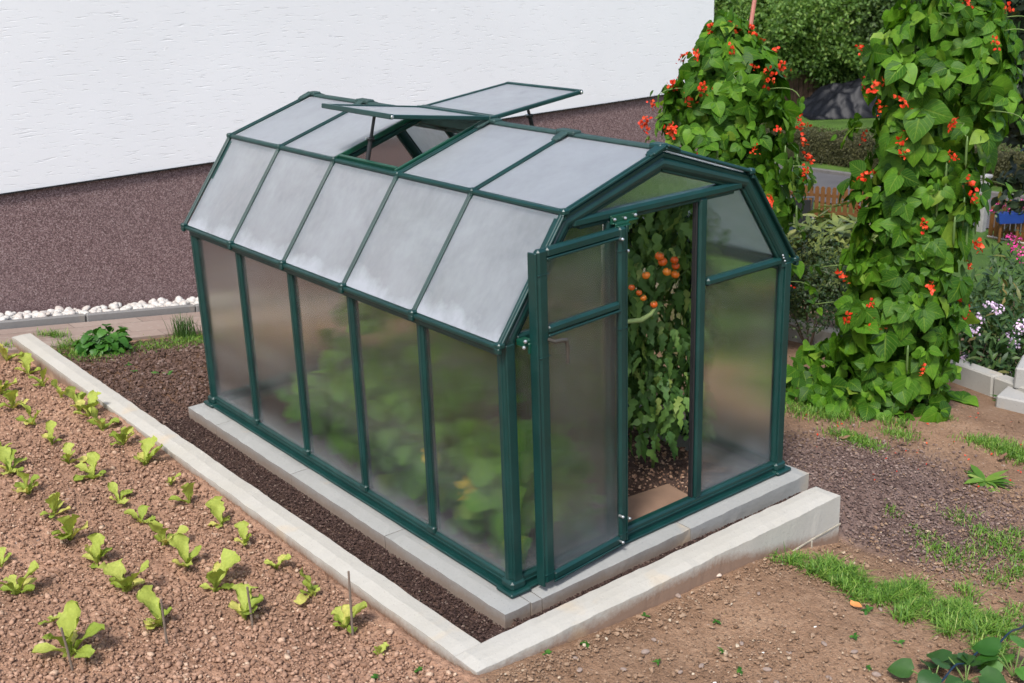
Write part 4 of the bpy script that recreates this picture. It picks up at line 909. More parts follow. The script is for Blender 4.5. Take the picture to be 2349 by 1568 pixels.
# ------------------------------------------------------------------ grass, weeds
m_grass = leaf_mat('grass_blade', [(0, (0.0626, 0.151, 0.0175)), (.5, (0.125, 0.25, 0.0275)), (.9, (0.213, 0.338, 0.05)), (1, (0.35, 0.375, 0.113))], .5, .3)
def grass(mb, P, ln, spread=.6):
    n = len(P); az = rng.uniform(0, 6.28, n); o = np.stack([np.cos(az), np.sin(az), 0*az], 1); sdv = np.stack([-np.sin(az), np.cos(az), 0*az], 1); wd = .0022+.0012*rng.uniform(0, 1, n)
    lean = rng.uniform(.15, 1.1, n)*spread; V = np.zeros((n, 7, 3))
    for i, t in enumerate((0, .35, .7)):
        c = P+o*(ln*lean*t*t)[:, None]+np.stack([0*ln, 0*ln, ln*(t-.35*lean*t*t)], 1); w_ = wd*(1-.4*t)
        V[:, 2*i] = c-sdv*w_[:, None]; V[:, 2*i+1] = c+sdv*w_[:, None]
    V[:, 6] = P+o*(ln*lean)[:, None]+np.stack([0*ln, 0*ln, ln*(1-.35*lean)], 1)
    I = (np.arange(n)*7)[:, None]; mb.add(V.reshape(-1, 3), np.concatenate([I+np.array([0, 1, 3, 2]), I+np.array([2, 3, 5, 4])])); mb.f.append(mb.f[-1][:n]*0+0) if False else None
    base = mb.n-n*7; T = I+np.array([4, 5, 6])+base; mb.f.append(T); mb.mi.append(np.zeros(len(T), int))
def tuft_pts(c, n, r): return np.stack([c[0]+rng.normal(0, r, n), c[1]+rng.normal(0, r, n), np.zeros(n)], 1)
def ground_z(P): P[:, 2] = h(P[:, 0], P[:, 1]); return P
mb = MB(); C = []
for px, py, n in [(1835, 1282, 60), (1850, 1300, 110), (1880, 1310, 120), (1910, 1325, 130), (1945, 1335, 140), (1990, 1345, 150), (2030, 1360, 150), (2070, 1370, 150), (2110, 1375, 140), (2150, 1390, 140), (2180, 1410, 130), (2210, 1425, 110), (2240, 1440, 100), (2120, 1410, 130), (2060, 1395, 120), (2010, 1380, 100), (2270, 1455, 100), (2220, 1465, 80), (2310, 1450, 70), (2260, 1490, 60), (2160, 1440, 100), (2300, 1500, 60), (2330, 1420, 60), (2200, 1380, 60), (1960, 1360, 60)]:
    p = on_ground(px, py); P = ground_z(np.concatenate([tuft_pts(p+S(*rng.normal(0, .06, 2), 0), int(n*.55), .022) for _ in range(4)])); grass(mb, P, rng.uniform(.5, 1.1, len(P))*np.repeat(rng.uniform(.035, .10, 4), len(P)//4), 1.5)
tag(mb.build('grass_patch', m_grass), 'thick fresh green grass strip right of the low wall end', 'grass', kind='stuff')
mb = MB()
for px, py, n, r, ln in [(1810, 930, 160, .12, .06), (1850, 945, 200, .12, .06), (1900, 955, 220, .1, .07), (1940, 945, 160, .1, .06), (1960, 1010, 150, .06, .05), (1990, 1025, 150, .06, .05), (1930, 1000, 120, .06, .05), (2060, 1000, 150, .07, .05), (2050, 975, 100, .06, .06), (2160, 960, 60, .05, .05), (2270, 1020, 250, .07, .05), (2310, 1035, 350, .08, .05), (2345, 1050, 300, .07, .05), (2230, 1012, 60, .05, .04), (2050, 1180, 40, .03, .04), (2100, 1215, 20, .02, .03), (2250, 1225, 70, .04, .05), (2290, 1250, 110, .05, .06), (2150, 1265, 80, .05, .05), (2190, 1290, 90, .06, .05), (2240, 1270, 60, .05, .06), (2340, 1280, 90, .05, .06), (2120, 1235, 50, .04, .04), (2330, 1230, 50, .04, .05), (2345, 1320, 80, .05, .06), (2280, 1330, 80, .06, .05), (2200, 1190, 60, .05, .05),
                         (150, 800, 80, .06, .07), (170, 815, 110, .08, .07), (210, 822, 120, .1, .06), (260, 815, 80, .08, .06), (330, 800, 160, .1, .05), (380, 795, 160, .1, .05), (425, 788, 240, .1, .06), (455, 782, 200, .07, .06), (105, 775, 60, .04, .08), (30, 800, 60, .04, .08), (130, 778, 70, .04, .1), (160, 792, 60, .05, .08)]:
    p = on_ground(px, py); P = ground_z(tuft_pts(p, int(n*1.7), r)); P = P[~on_curb(P[:, 0], P[:, 1])]; grass(mb, P, rng.uniform(.4, 1.1, len(P))*ln, 1.1)
tag(mb.build('sparse_grass', m_grass), 'thin scattered tufts of grass on the bare yard earth', 'grass', kind='stuff')
# chives by the path
p = on_ground(425, 776); P = ground_z(tuft_pts(p, 170, .05)); mb = MB(); P -= np.array([p[0], p[1], h(p[0], p[1])]); grass(mb, P, rng.uniform(.14, .25, len(P)), .42)
tag(mb.build('chive_clump', leaf_mat('chive_leaf', [(0, (0.028, 0.077, 0.014)), (.6, (0.056, 0.119, 0.021)), (1, (0.091, 0.168, 0.035))], .5, .2)), 'upright clump of thin green chives by the path', 'chives').location = (p[0], p[1], float(h(p[0], p[1])))
# celandine-like leafy weed
m_weed = leaf_mat('weed_leaf', [(0, (0.0273, 0.101, 0.0109)), (.5, (0.0468, 0.156, 0.0156)), (1, (0.0858, 0.218, 0.0273))], .5, .3)
p = on_ground(236, 806); root = thing('leafy_weed', 'rounded bright green leafy weed between low wall and path', 'weed', (p[0], p[1], float(h(p[0], p[1])))); mb = MB(); n = 330
ph = rng.uniform(0, 6.28, n); el = np.arccos(rng.uniform(0, 1, n)); o = np.stack([np.sin(el)*np.cos(ph), np.sin(el)*np.sin(ph), np.cos(el)*.9], 1); rr = rng.uniform(.45, 1.05, n)*.21*(1+.2*np.sin(4*ph))
put_leaves(mb, LOB, o*rr[:, None], o+S(0, 0, .7)+rv(n, .25), o*S(1, 1, .2)+S(0, 0, -.3)+rv(n, .3), rng.uniform(.05, .085, n)); mb.build('foliage', m_weed, root, True)
mb = MB()
for k_ in range(14): a = k_*.45; mb.tube([(0, 0, 0), (.07*math.cos(a), .07*math.sin(a), .1), (.15*math.cos(a), .15*math.sin(a), .15)], .003, 5)
mb.build('stem', m_stem, root)
# dandelion rosette
def rosette(px, py, n, ln, label, cat='weed', tm=LONG, group=None, mat=None, name='rosette_weed'):
    p = on_ground(px, py); mb = MB(); a = rng.uniform(0, 6.28, n); D = np.stack([np.cos(a), np.sin(a), rng.uniform(.1, .5, n)], 1)
    put_leaves(mb, tm, np.zeros((n, 3))+S(0, 0, .01), np.tile(S(0, 0, 1), (n, 1))+rv(n, .15), D, ln*rng.uniform(.6, 1.1, n)); o = mb.build(name, mat or m_weed, smooth=True); o.location = (p[0], p[1], float(h(p[0], p[1]))); return tag(o, label, cat, group)
rosette(2258, 1108, 26, .17, 'flat dandelion like rosette in the gravel right of the greenhouse', mat=m_grass)
rosette(2305, 925, 12, .12, 'small leafy rosette at the foot of the grey block pile')
rosette(2205, 920, 6, .16, 'three leaved bean seedling on bare earth before the right bean plant', tm=BEAN, mat=m_bean, name='bean_seedling')
for px, py, ln in ((1660, 1500, .05), (1480, 1420, .05), (1510, 1525, .045), (1958, 1385, .05), (1255, 1505, .05), (1345, 1480, .05), (1640, 1430, .05), (1700, 1545, .05), (1960, 1465, .05), (2060, 1480, .055), (1990, 1540, .05), (620, 1545, .05), (860, 1560, .045), (310, 855, .07), (355, 860, .06), (385, 860, .08), (290, 840, .08), (960, 1545, .04), (1990, 1405, .06)):
    rosette(px, py, int(rng.integers(5, 9)), ln*.6, 'tiny green weed seedling growing in bare brown earth', 'weed', OVAL, 'tiny weed seedlings in the bare earth', name='weed_seedling')
# larger stones
m_stone = chunk_mat('field_stone', [(0, (0.225, 0.15, 0.112)), (.5, (0.27, 0.203, 0.165)), (1, (0.315, 0.262, 0.225))], .85, 30)
def stone(px, py, s_, label, group=None, mat=None):
    p = on_ground(px, py); mb = MB(); V = ROCKS[int(rng.integers(0, 7))]; mb.add(V*s_*np.array([1, .8, .6]), ICO_F); o = mb.build('stone', mat or m_stone); md = o.modifiers.new('s', 'SUBSURF'); md.levels = md.render_levels = 1
    o.location = (p[0], p[1], float(h(p[0], p[1]))+s_*.2); o.rotation_euler = (0, 0, rng.uniform(0, 6)); return tag(o, label, 'stone', group)
stone(1644, 1322, .032, 'pale pointed stone lying against the front of the low wall', mat=plain('pale_stone', (.5, .4, .32), .85))
for px, py, s_ in ((1585, 1345, .022), (1555, 1370, .025), (1810, 1500, .02), (1500, 1470, .02), (1480, 1500, .03), (1610, 1530, .022), (1700, 1480, .02), (1890, 1480, .024), (1760, 1540, .024), (1560, 1545, .02), (1960, 1500, .022), (2020, 1400, .02), (1430, 1540, .02), (1780, 1570, .025), (1330, 1540, .022), (1740, 1365, .02), (1320, 1512, .018), (1900, 1560, .022), (2010, 1550, .03)):
    stone(px, py, s_, 'flattish brownish stone half sunk in the earth before the low wall', 'brown stones in the front earth')
for px, py in ((1640, 1570), (1750, 1500), (1800, 1445), (1870, 1440), (2330, 1300)):
    stone(px, py, .010, 'little white stone on the brown earth before the low wall', 'little white stones', plain('white_stone', (.7, .66, .6), .8))
def dry_leaf(px, py, ln, col, label):
    p = on_ground(px, py); mb = MB(); V, F, _ = leaf_template('oval', 7, .3, -.25, .04, int(px)); mb.inst(V, F, frames(S(0, 0, 1)[None]+rv(1, .3), rv(1)*S(1, 1, .1))*ln, np.zeros((1, 3))); o = mb.build('fallen_leaf', plain('dead_leaf', col, .7), smooth=True); o.location = (p[0], p[1], float(h(p[0], p[1]))+.015); tag(o, label, 'leaf')
dry_leaf(1950, 1388, .07, (.5, .2, .06), 'small orange fallen leaf at the edge of the grass patch')
dry_leaf(2290, 1062, .10, (.22, .12, .07), 'curled brown fallen leaf in the yard above the dandelion rosette')
dry_leaf(1925, 1010, .07, (.2, .115, .065), 'tan fallen leaf among the tufts beside the bean plant')
dry_leaf(2080, 1023, .08, (.2, .12, .08), 'brown dry leaf on the earth below the right bean plant')
P = np.array([on_ground(*q) for q in zip(rng.uniform(1800, 2345, 55), rng.uniform(930, 1120, 55))]); P[:, 2] = h(P[:, 0], P[:, 1])+.012; mb = MB(); put_leaves(mb, OVAL, P, np.tile(S(0, 0, 1), (55, 1))+rv(55, .3), rv(55)*S(1, 1, .1), rng.uniform(.012, .024, 55))
tag(mb.build('fallen_petals', m_flower), 'tiny red bean petals fallen on the yard earth', 'petals', kind='stuff')
# blue hose and the big leaved plant at the bottom right
cp = [on_ground(*q) for q in ((2420, 1425), (2349, 1462), (2310, 1492), (2270, 1520), (2225, 1545), (2190, 1567), (2150, 1600), (2110, 1640))]; cp = np.array(cp); cp[:, 2] = h(cp[:, 0], cp[:, 1])+.075; o0 = cp[3].copy()
tt = np.linspace(0, 7, 60); cc = np.stack([np.interp(tt, range(8), cp[:, i]) for i in range(3)], 1)-o0; cc[:, 2] += .012*np.sin(tt*4)
mb = MB(); mb.tube(cc, .0045, 7); tag(mb.build('cable', plain('blue_cable', (.008, .022, .04), .45), smooth=True, at=None), 'thin dark blue cable crossing the bottom right corner', 'cable').location = o0
def broad_plant(px, py, n, ln, label, mat, hgt=.09):
    p = on_ground(px, py); root = thing('broad_leaved_plant', label, 'plant', (p[0], p[1], float(h(p[0], p[1])))); mb = MB(); a = rng.uniform(0, 6.28, n); P = np.stack([np.cos(a), np.sin(a), 0*a], 1)*rng.uniform(.02, .09, n)[:, None]; P[:, 2] = rng.uniform(.03, hgt, n)
    put_leaves(mb, BEAN, P, np.tile(S(-.1, -.2, 1), (n, 1))+rv(n, .2), np.stack([np.cos(a), np.sin(a), -.15+0*a], 1), ln*rng.uniform(.7, 1.1, n)); mb.build('foliage', mat, root, True)
    mb = MB(); 
    for q in P: mb.tube([(0, 0, 0), tuple(q*.6+S(0, 0, .01)), tuple(q)], .003, 5)
    mb.build('stem', m_stem, root)
m_dleaf = leaf_mat('dark_leaf', [(0, (0.021, 0.07, 0.0126)), (1, (0.0455, 0.112, 0.021))], .45, .25)
broad_plant(2215, 1570, 7, .13, 'dark green broad leaves lying under the blue cable', m_dleaf)
broad_plant(2140, 1582, 6, .12, 'broad green leaves at the bottom edge left of the cable', m_dleaf)
broad_plant(2325, 1558, 8, .11, 'lighter green plant in the bottom right corner', m_weed, .12)

# ------------------------------------------------------------------ right hand flower bed
kwp = [(5.05, 2.75), (5.38, 1.0)], [(5.35, 1.0), (4.86, -.6)]
for (a, b), lab in zip(kwp, ('pale kerb stones behind the right bean plant, partly hidden', 'pale kerb stones right of the bean plant, leading to the block pile')):
    mb = MB(); za, zb = float(h(*a))+.06, float(h(*b))+.06; c = S((a[0]+b[0])/2, (a[1]+b[1])/2, (za+zb)/2); n = 3
    for i in range(n):
        q0 = S(*a, za)+(S(*b, zb)-S(*a, za))*(i/n+.004); q1 = S(*a, za)+(S(*b, zb)-S(*a, za))*((i+1)/n-.004); mb.bar(q0-c, q1-c, .12, .24, bev=.012)
    tag(mb.build('stone_kerb', m_kerb_stone, loc=c), lab, 'kerb')
bp = S(5.12, .20); bz = float(h(*bp))
for dx, dy, dz, sz, rz, lab in ((0, -.02, .07, (.5, .34, .15), .2, 'wide flat grey concrete block, bottom of the pile at the right edge'), (.12, .02, .235, (.34, .24, .17), .35, 'grey concrete block on top of the pile at the right edge')):
    mb = MB(); mb.box((0, 0, 0), sz, None, .012); o = tag(mb.build('concrete_block', m_grey_conc), lab, 'block'); o.location = (bp[0]+dx, bp[1]+dy, bz+dz); o.rotation_euler = (0, 0, rz)

def shrub(name, label, cat, base, R3, n, ln, tmpl, mat, up=.4, whorl=0, seed=0, stems=5, group=None, fill=.5, hang=0.):
    root = thing(name, label, cat, base, group); mb = MB()
    ph = rng.uniform(0, 6.28, n); el = np.arccos(rng.uniform(-.15, 1, n)); o = np.stack([np.sin(el)*np.cos(ph), np.sin(el)*np.sin(ph), np.cos(el)], 1)
    lump = 1+.16*np.sin(3*ph+seed+4*el)+.1*np.sin(7*ph+9*el+seed)
    rr = lump*np.where(rng.uniform(0, 1, n) < fill, rng.uniform(.88, 1.06, n), rng.uniform(.45, .95, n)); P = o*rr[:, None]*np.array(R3)+S(0, 0, R3[2]*.55)
    P[:, 2] = np.maximum(P[:, 2], .02)
    if whorl:
        for k_ in range(whorl):
            a = k_*6.283/whorl+rng.uniform(0, .5, n); F0 = frames(np.roll(o, 1, 1)+rv(n, .3), nrm(o+S(0, 0, up)+rv(n, .2))); D = F0[:, :, 0]*np.cos(a)[:, None]+F0[:, :, 2]*np.sin(a)[:, None]+F0[:, :, 1]*.35
            put_leaves(mb, tmpl, P, F0[:, :, 1]+rv(n, .1), D, ln*rng.uniform(.75, 1.15, n))
    else:
        put_leaves(mb, tmpl, P, o+S(0, 0, up)+rv(n, .35), rv(n)+o*.5-S(0, 0, hang), ln*rng.uniform(.7, 1.2, n))
    mb.build('foliage', mat, root, True)
    mb = MB()
    for k_ in range(stems): e = P[k_]*.8; mb.tube([(0, 0, -.05), tuple(e*.5+S(0, 0, .05)), tuple(e)], [.015*max(.4, R3[2]), .01*max(.4, R3[2]), .004], 6)
    mb.build('branch', plain('shrub_bark', (.13, .09, .06), .9), root)
    return root, P
def gp(px, py, dist):
    p = at_dist(px, py, dist); return p
m_rhod = leaf_mat('rhododendron_leaf', [(0, (0.0773, 0.106, 0.0242)), (.5, (0.136, 0.174, 0.0386)), (.9, (0.193, 0.232, 0.058)), (1, (0.29, 0.29, 0.0966))], .45, .2)
m_box = leaf_mat('box_leaf', [(0, (0.0165, 0.0375, 0.009)), (.6, (0.03375, 0.0675, 0.0135)), (1, (0.0675, 0.105, 0.0225))], .5, .2)
p = gp(1925, 590, 11.0); shrub('rhododendron', 'yellowish green rhododendron with whorled leaves between the two bean plants', 'shrub', (p[0], p[1], p[2]-.42), (.62, .62, .5), 210, .17, LONG, m_rhod, .6, 6, 2, 9, None, .75)
p = gp(1835, 640, 11.2); shrub('rhododendron', 'lower yellowish rhododendron branch mass beside the greenhouse eave', 'shrub', (p[0], p[1], p[2]-.4), (.35, .35, .42), 70, .16, LONG, m_rhod, .6, 6, 3, 7, None, .75)
p = gp(1860, 710, 10.4); shrub('box_shrub', 'small leaved dark green dome shrub at the right greenhouse eave', 'shrub', (p[0], p[1], float(h(p[0], p[1]))), (.42, .42, .62), 4200, .032, OVAL, m_box, .4, 0, 4)
m_phlox = leaf_mat('phlox_leaf', [(0, (0.0216, 0.0561, 0.0138)), (.6, (0.0431, 0.0949, 0.0224)), (.92, (0.0862, 0.147, 0.0345)), (1, (0.241, 0.172, 0.0517))], .5, .25)
m_pink = (lambda t: t.done(t.pbr(t.ramp(t.isl(), [(0, (.62, .42, .6)), (1, (.75, .62, .74))]), .6, .3)))(NT('pale_pink_petals'))
m_mag = (lambda t: t.done(t.pbr(t.ramp(t.isl(), [(0, (.45, .03, .18)), (1, (.65, .06, .28))]), .6, .3)))(NT('magenta_petals'))
def flower_head(root, P, mat, r, n=26, sz=.022):
    V, F, _ = leaf_template('round', 3, .2, .1, .02, 1)
    for q in P:
        mb = MB(); o = nrm(rv(n)+S(0, 0, .6)); mb.inst(V, F, frames(o, rv(n))*sz, q+o*r); mb.build('flower_head', mat, root, True)
for px, py, dist, R3, nn, lab, fl, mt in ((2255, 770, 10.3, (.4, .4, .55), 520, 'phlox bush with pale pink flower heads left of the block pile', [(2270, 708), (2290, 712), (2243, 735), (2232, 760)], m_pink), (2335, 780, 10.6, (.42, .42, .5), 520, 'phlox bush with pale pink heads behind the block pile', [(2338, 756), (2310, 778), (2325, 790), (2345, 745), (2208, 826), (2318, 865)], m_pink), (2330, 660, 11.6, (.5, .5, .6), 620, 'yellowing leafy perennial behind the phlox at the right edge', [], m_pink), (2275, 850, 10.3, (.33, .3, .3), 300, 'low green perennial right behind the pale kerb', [], m_pink), (2345, 580, 12.6, (.45, .45, .5), 400, 'bushy perennial with magenta flowers at the right edge below the fence', [(2342, 560), (2335, 575), (2346, 590), (2318, 552)], m_mag)):
    p = gp(px, py, dist); gz = float(h(p[0], p[1])); z0 = max(gz, p[2]-R3[2]); root, P = shrub('flower_bush', lab, 'flowering plant', (p[0], p[1], gz), (R3[0], R3[1], (p[2]-gz)*.62+.12), nn, .10, LONG, m_phlox, .7, 0, px, 8)
    if fl:
        Q = np.array([at_dist(a, b, dist-.35) for a, b in fl])-np.array([p[0], p[1], gz]); flower_head(root, Q, mt, .05 if mt is m_pink else .06)
# dark tree at the right edge
m_dark = leaf_mat('dark_tree_leaf', [(0, (0.0112, 0.0224, 0.0112)), (.6, (0.021, 0.0385, 0.0154)), (.96, (0.035, 0.0595, 0.021)), (1, (0.245, 0.21, 0.035))], .5, .15)
def tree(label, base, Hgt, R3, n, ln, mat, tm, trunk_r=.12, seed=0, cz=.6, clumps=26, group=None, name='broadleaf_tree'):
    root = thing(name, label, 'tree', base, group); mb = MB(); r = np.random.default_rng(seed)
    C = nrm(r.normal(size=(clumps, 3)))*r.uniform(.35, .95, (clumps, 1))*np.array(R3); k = r.integers(0, clumps, n); cr = r.uniform(.15, .36, clumps)*min(R3)
    o = nrm(r.normal(size=(n, 3))); P = C[k]+o*(cr[k]*r.uniform(.5, 1.1, n))[:, None]+S(0, 0, Hgt*cz); P = P[P[:, 2] > .15]; n = len(P); o = o[:n]
    put_leaves(mb, tm, P, o+S(0, 0, .5)+rv(n, .4), rv(n)-S(0, 0, .4), ln*rng.uniform(.7, 1.2, n)); mb.build('crown', mat, root, True)
    mb = MB(); mb.tube([(0, 0, -.2), (.03, .02, Hgt*.3), (-.03, .04, Hgt*.65)], [trunk_r, trunk_r*.75, trunk_r*.3], 9)
    for c in C[:12]: mb.tube([(0, 0, Hgt*.25), tuple(c*.4+S(0, 0, Hgt*.45)), tuple(c*.85+S(0, 0, Hgt*cz))], [trunk_r*.4, trunk_r*.25, trunk_r*.08], 6)
    mb.build('trunk', plain('tree_bark', (.09, .07, .055), .9, .2, .3, 12, .5), root, True)
p = at_dist(2420, 330, 12.5); gz = float(h(p[0], p[1])); tree('dark leaved tree at the top right corner behind the bean plant', (p[0], p[1], gz), 4.6, (1.05, 1.05, 1.9), 5200, .11, m_dark, OVAL+BEAN[:1], .10, 3, .62, 40)

# ------------------------------------------------------------------ beyond the garden: fence, road, hedge, lawn, tarpaulin, trees
ZF = -2.62
m_fence = plain('brown_stained_wood', (.13, .052, .013), .6, .35, .25, 6, .2)
def fence(a, b, label, hgt=.66, pitch=.104, wp=.078):
    a = S(*a); b = S(*b); ln = np.linalg.norm(b-a); d = (b-a)/ln; n = int(ln/pitch); za = float(h(*a)); root = thing('picket_fence', label, 'fence', (a[0], a[1], za))
    ax = S(d[0], d[1], 0); nn = S(-d[1], d[0], 0); proto = None
    for i in range(n):
        q = a+d*(i+.5)*pitch; zz = float(h(*q))-za
        if proto is None:
            mb = MB(); pol = [(-wp/2, .04), (wp/2, .04), (wp/2, hgt-.04)]+[(wp/2*math.cos(t), hgt-.04+wp*.55*math.sin(t)) for t in np.linspace(.3, math.pi-.3, 5)]+[(-wp/2, hgt-.04)]; mb.prism(pol, ax, S(0, 0, 1), S(0, 0, 0), .02); proto = mb.mesh('picket', m_fence)
        o = bpy.data.objects.new('picket', proto); COL.objects.link(o); o.parent = root; o.location = (q[0]-a[0], q[1]-a[1], zz)
    for zr in (.16, .48):
        mb = MB(); mb.bar(S(0, 0, zr)+nn*.032, S(b[0]-a[0], b[1]-a[1], float(h(*b))-za+zr)+nn*.032, .03, .06, bev=.004); mb.build('rail', m_fence, root)
    mb = MB(); mb.bar(S(0, 0, -.02)+nn*.01, S(b[0]-a[0], b[1]-a[1], float(h(*b))-za-.02)+nn*.01, .12, .12, bev=.01); mb.build('plinth', m_curb, root)
f0, f1 = on_ground(1800, 500)[:2], on_ground(2060, 522)[:2]; fence(f0, f1, 'brown picket fence seen between the two bean plants')
f0, f1 = on_ground(2266, 545)[:2], on_ground(2420, 575)[:2]; fence(f0, f1, 'brown picket fence at the right edge behind the flower pot', .74)
p = on_ground(2248, 532); mb = MB(); mb.box((0, 0, .5), (.15, .15, 1.0), None, .012); mb.box((0, 0, 1.03), (.19, .19, .06), None, .012); tag(mb.build('gate_post', plain('white_painted_post', (.3, .285, .27), .6)), 'whitish gate post right of the tall bean plant', 'post').location = p
# road as a sheet following the slope
m_road = plain('grey_asphalt', (.085, .080, .078), .9, .2, .12, 1.2, .3)
def sheet(poly, name, mat, lift, nu=40, nv=10):
    (a, b, c, d) = [np.array(q[:2], float) for q in poly]; u, v = np.meshgrid(np.linspace(0, 1, nu), np.linspace(0, 1, nv)); u = u.reshape(-1, 1); v = v.reshape(-1, 1)
    P = (a*(1-u)+b*u)*(1-v)+(d*(1-u)+c*u)*v; Z = h(P[:, 0], P[:, 1])+lift; I = np.arange(nu*nv).reshape(nv, nu); F = np.stack([I[:-1, :-1].ravel(), I[:-1, 1:].ravel(), I[1:, 1:].ravel(), I[1:, :-1].ravel()], 1)
    mb = MB(); mb.add(np.stack([P[:, 0], P[:, 1], Z], 1), F); return tag(mb.build(name, mat), kind='structure')
rA, rB = on_z(1830, 394, -2.6)[:2], on_z(2349, 464, -2.6)[:2]; rd = nrm(rB-rA); rn = S(-rd[1], rd[0]); rn = rn if rn@(S(CAM[0], CAM[1])-rA) > 0 else -rn
sheet((rA-rd*14, rB+rd*25, rB+rd*25+rn*3.1, rA-rd*14+rn*3.1), 'road', m_road, .04, 60, 8)
for side, nm in ((-.02, 'far_kerb'),):
    mb = MB(); q0 = S(*(rA-rd*14-rn*.07), -2.56); q1 = S(*(rB+rd*25-rn*.07), -2.57); mb.bar(q0, q1, .12, .16, bev=.01); tag(mb.build('road_kerb', plain('grey_kerb', (.12, .11, .10), .85)), kind='structure')
def hedge(a, b, wd, hgt, label, mat, n, ln):
    a = S(*a); b = S(*b); L_ = np.linalg.norm(b-a); d = (b-a)/L_; nn = S(-d[1], d[0]); z = float(h(*a)); root = thing('hedge', label, 'hedge', (a[0], a[1], z)); mb = MB()
    u = rng.uniform(0, L_, n); s_ = rng.uniform(0, 1, n); f = rng.integers(0, 3, n); v = np.where(f == 0, -wd/2, np.where(f == 1, rng.uniform(-wd/2, wd/2, n), wd/2)); zz = np.where(f == 1, hgt, s_*hgt); bmp = .06*np.sin(u*2.1)+.05*np.sin(u*5+zz*4)
    N2 = np.where((f == 1)[:, None], np.array([0, 0, 1.]), np.stack([nn[0]*np.sign(v), nn[1]*np.sign(v), 0*v], 1))
    P = np.stack([d[0]*u+nn[0]*v, d[1]*u+nn[1]*v, zz], 1)+N2*bmp[:, None]+rv(n, .03); put_leaves(mb, OVAL, P, N2+rv(n, .5), rv(n), ln*rng.uniform(.7, 1.2, n)); mb.build('foliage', mat, root, True)
    mb = MB(); mb.bar(S(0, 0, hgt*.45), S(*(b-a), hgt*.45), wd*.9, hgt*.86, bev=.05); mb.build('twig_core', plain('hedge_twigs', (.035, .035, .016), .95, .1, .4, 10, .6), root)
m_hedge = leaf_mat('hedge_leaf', [(0, (.04, .042, .012)), (.6, (.07, .068, .02)), (1, (.11, .10, .03))], .6, .15)
hA = rA-rn*1.55; hedge(hA-rd*3, hA+rd*9.5, .9, .74, 'clipped brown green hedge beyond the road', m_hedge, 40000, .045)
# things on the far lawn
def tarp():
    c = on_z(1968, 262, ZF); root = thing('tarpaulin_heap', 'heap covered by a dark grey plastic sheet on the far lawn', 'tarpaulin', (c[0], c[1], ZF+.02)); n = 60; mb = MB(); ax = S(CR[0], CR[1]); ay = S(-ax[1], ax[0])
    u, v = np.meshgrid(np.linspace(-1, 1, n), np.linspace(-1, 1, n)); u = u.ravel(); v = v.ravel(); prof = np.interp(np.abs(u+.15*np.sin(v*3)), [0, .45, .8, 1], [1, .86, .4, 0])*np.interp(np.abs(v), [0, .5, 1], [1, .85, 0])
    z = 1.0*prof+.30*(fbm(u*4+2, v*4, 4, 60)-.5)*(prof > .02)+.10*np.abs(np.sin(11*u+5*v+6*fbm(u*3, v*3, 3, 61)))*(prof > .02); z = np.where((np.abs(u) > .97) | (np.abs(v) > .97), 0, z)
    P = np.stack([ax[0]*u*1.75+ay[0]*v*1.0, ax[1]*u*1.75+ay[1]*v*1.0, z], 1); I = np.arange(n*n).reshape(n, n); F = np.stack([I[:-1, :-1].ravel(), I[:-1, 1:].ravel(), I[1:, 1:].ravel(), I[1:, :-1].ravel()], 1); mb.add(P, F)
    mb.build('sheet', plain('dark_plastic_sheet', (.005, .0054, .0075), .5, .22, .3, 3, .6), root, True)
    q = on_z(1862, 232, ZF)-c; mb = MB(); 
    for i in range(12): mb.box(S(q[0], q[1], 0)+S(ax[0], ax[1], 0)*(i*.15-1.3)+S(ay[0], ay[1], 0)*.6+S(0, 0, .6), (.13, .03, 1.15), np.array([[ax[0], -ax[1], 0], [ax[1], ax[0], 0], [0, 0, 1]]), .005)
    return c, ax, ay, q
c, ax, ay, q = tarp()
mb = MB(); m_plank = plain('old_brown_planks', (.10, .06, .04), .9, .2, .4, 5, .3)
for i in range(16): mb.box(S(ax[0], ax[1], 0)*(i*.16)+S(0, 0, .55+.03*(i % 3)), (.145, .03, 1.15), np.array([[ax[0], -ax[1], 0], [ax[1], ax[0], 0], [0, 0, 1]]), .005)
rt = thing('plank_shed', 'low old brown plank shed beside the covered heap', 'shed', (c[0]-ax[0]*2.9+ay[0]*1.5, c[1]-ax[1]*2.9+ay[1]*1.5, ZF)); mb.build('plank_wall', m_plank, rt); mb = MB()
mb.bar(S(ax[0], ax[1], 0)*-.2+S(ay[0], ay[1], 0)*.6+S(0, 0, 1.22), S(ax[0], ax[1], 0)*2.7+S(ay[0], ay[1], 0)*.6+S(0, 0, 1.22), 1.5, .06, bev=.01); mb.build('roof', plain('grey_roof_sheet', (.12, .11, .1), .9), rt)
# chair-like frame, flower pot by the fence
p = gp(1816, 520, 17); pz = float(h(p[0], p[1])); ch = thing('garden_chair', 'dark grey tubular garden chair half hidden beside the left bean plant', 'chair', (p[0], p[1], pz)); mb = MB(); hh = p[2]-pz
mb.tube([(-.22, -.2, 0), (-.22, -.18, .42), (-.22, .2, .44), (-.22, .3, .95), (.22, .3, .95), (.22, .2, .44), (.22, -.18, .42), (.22, -.2, 0)], .016, 8); mb.tube([(-.22, .2, .44), (-.22, .26, 0)], .016, 8); mb.tube([(.22, .2, .44), (.22, .26, 0)], .016, 8); mb.build('frame', plain('dark_grey_metal', (.06, .065, .075), .4), ch)
mb = MB(); mb.box((0, .01, .45), (.42, .4, .02), None, .006); mb.build('seat', m_black, ch); mb = MB(); mb.box((0, .28, .72), (.4, .02, .38), None, .006); mb.build('backrest', m_black, ch)
ch.rotation_euler = (0, 0, 2.4)
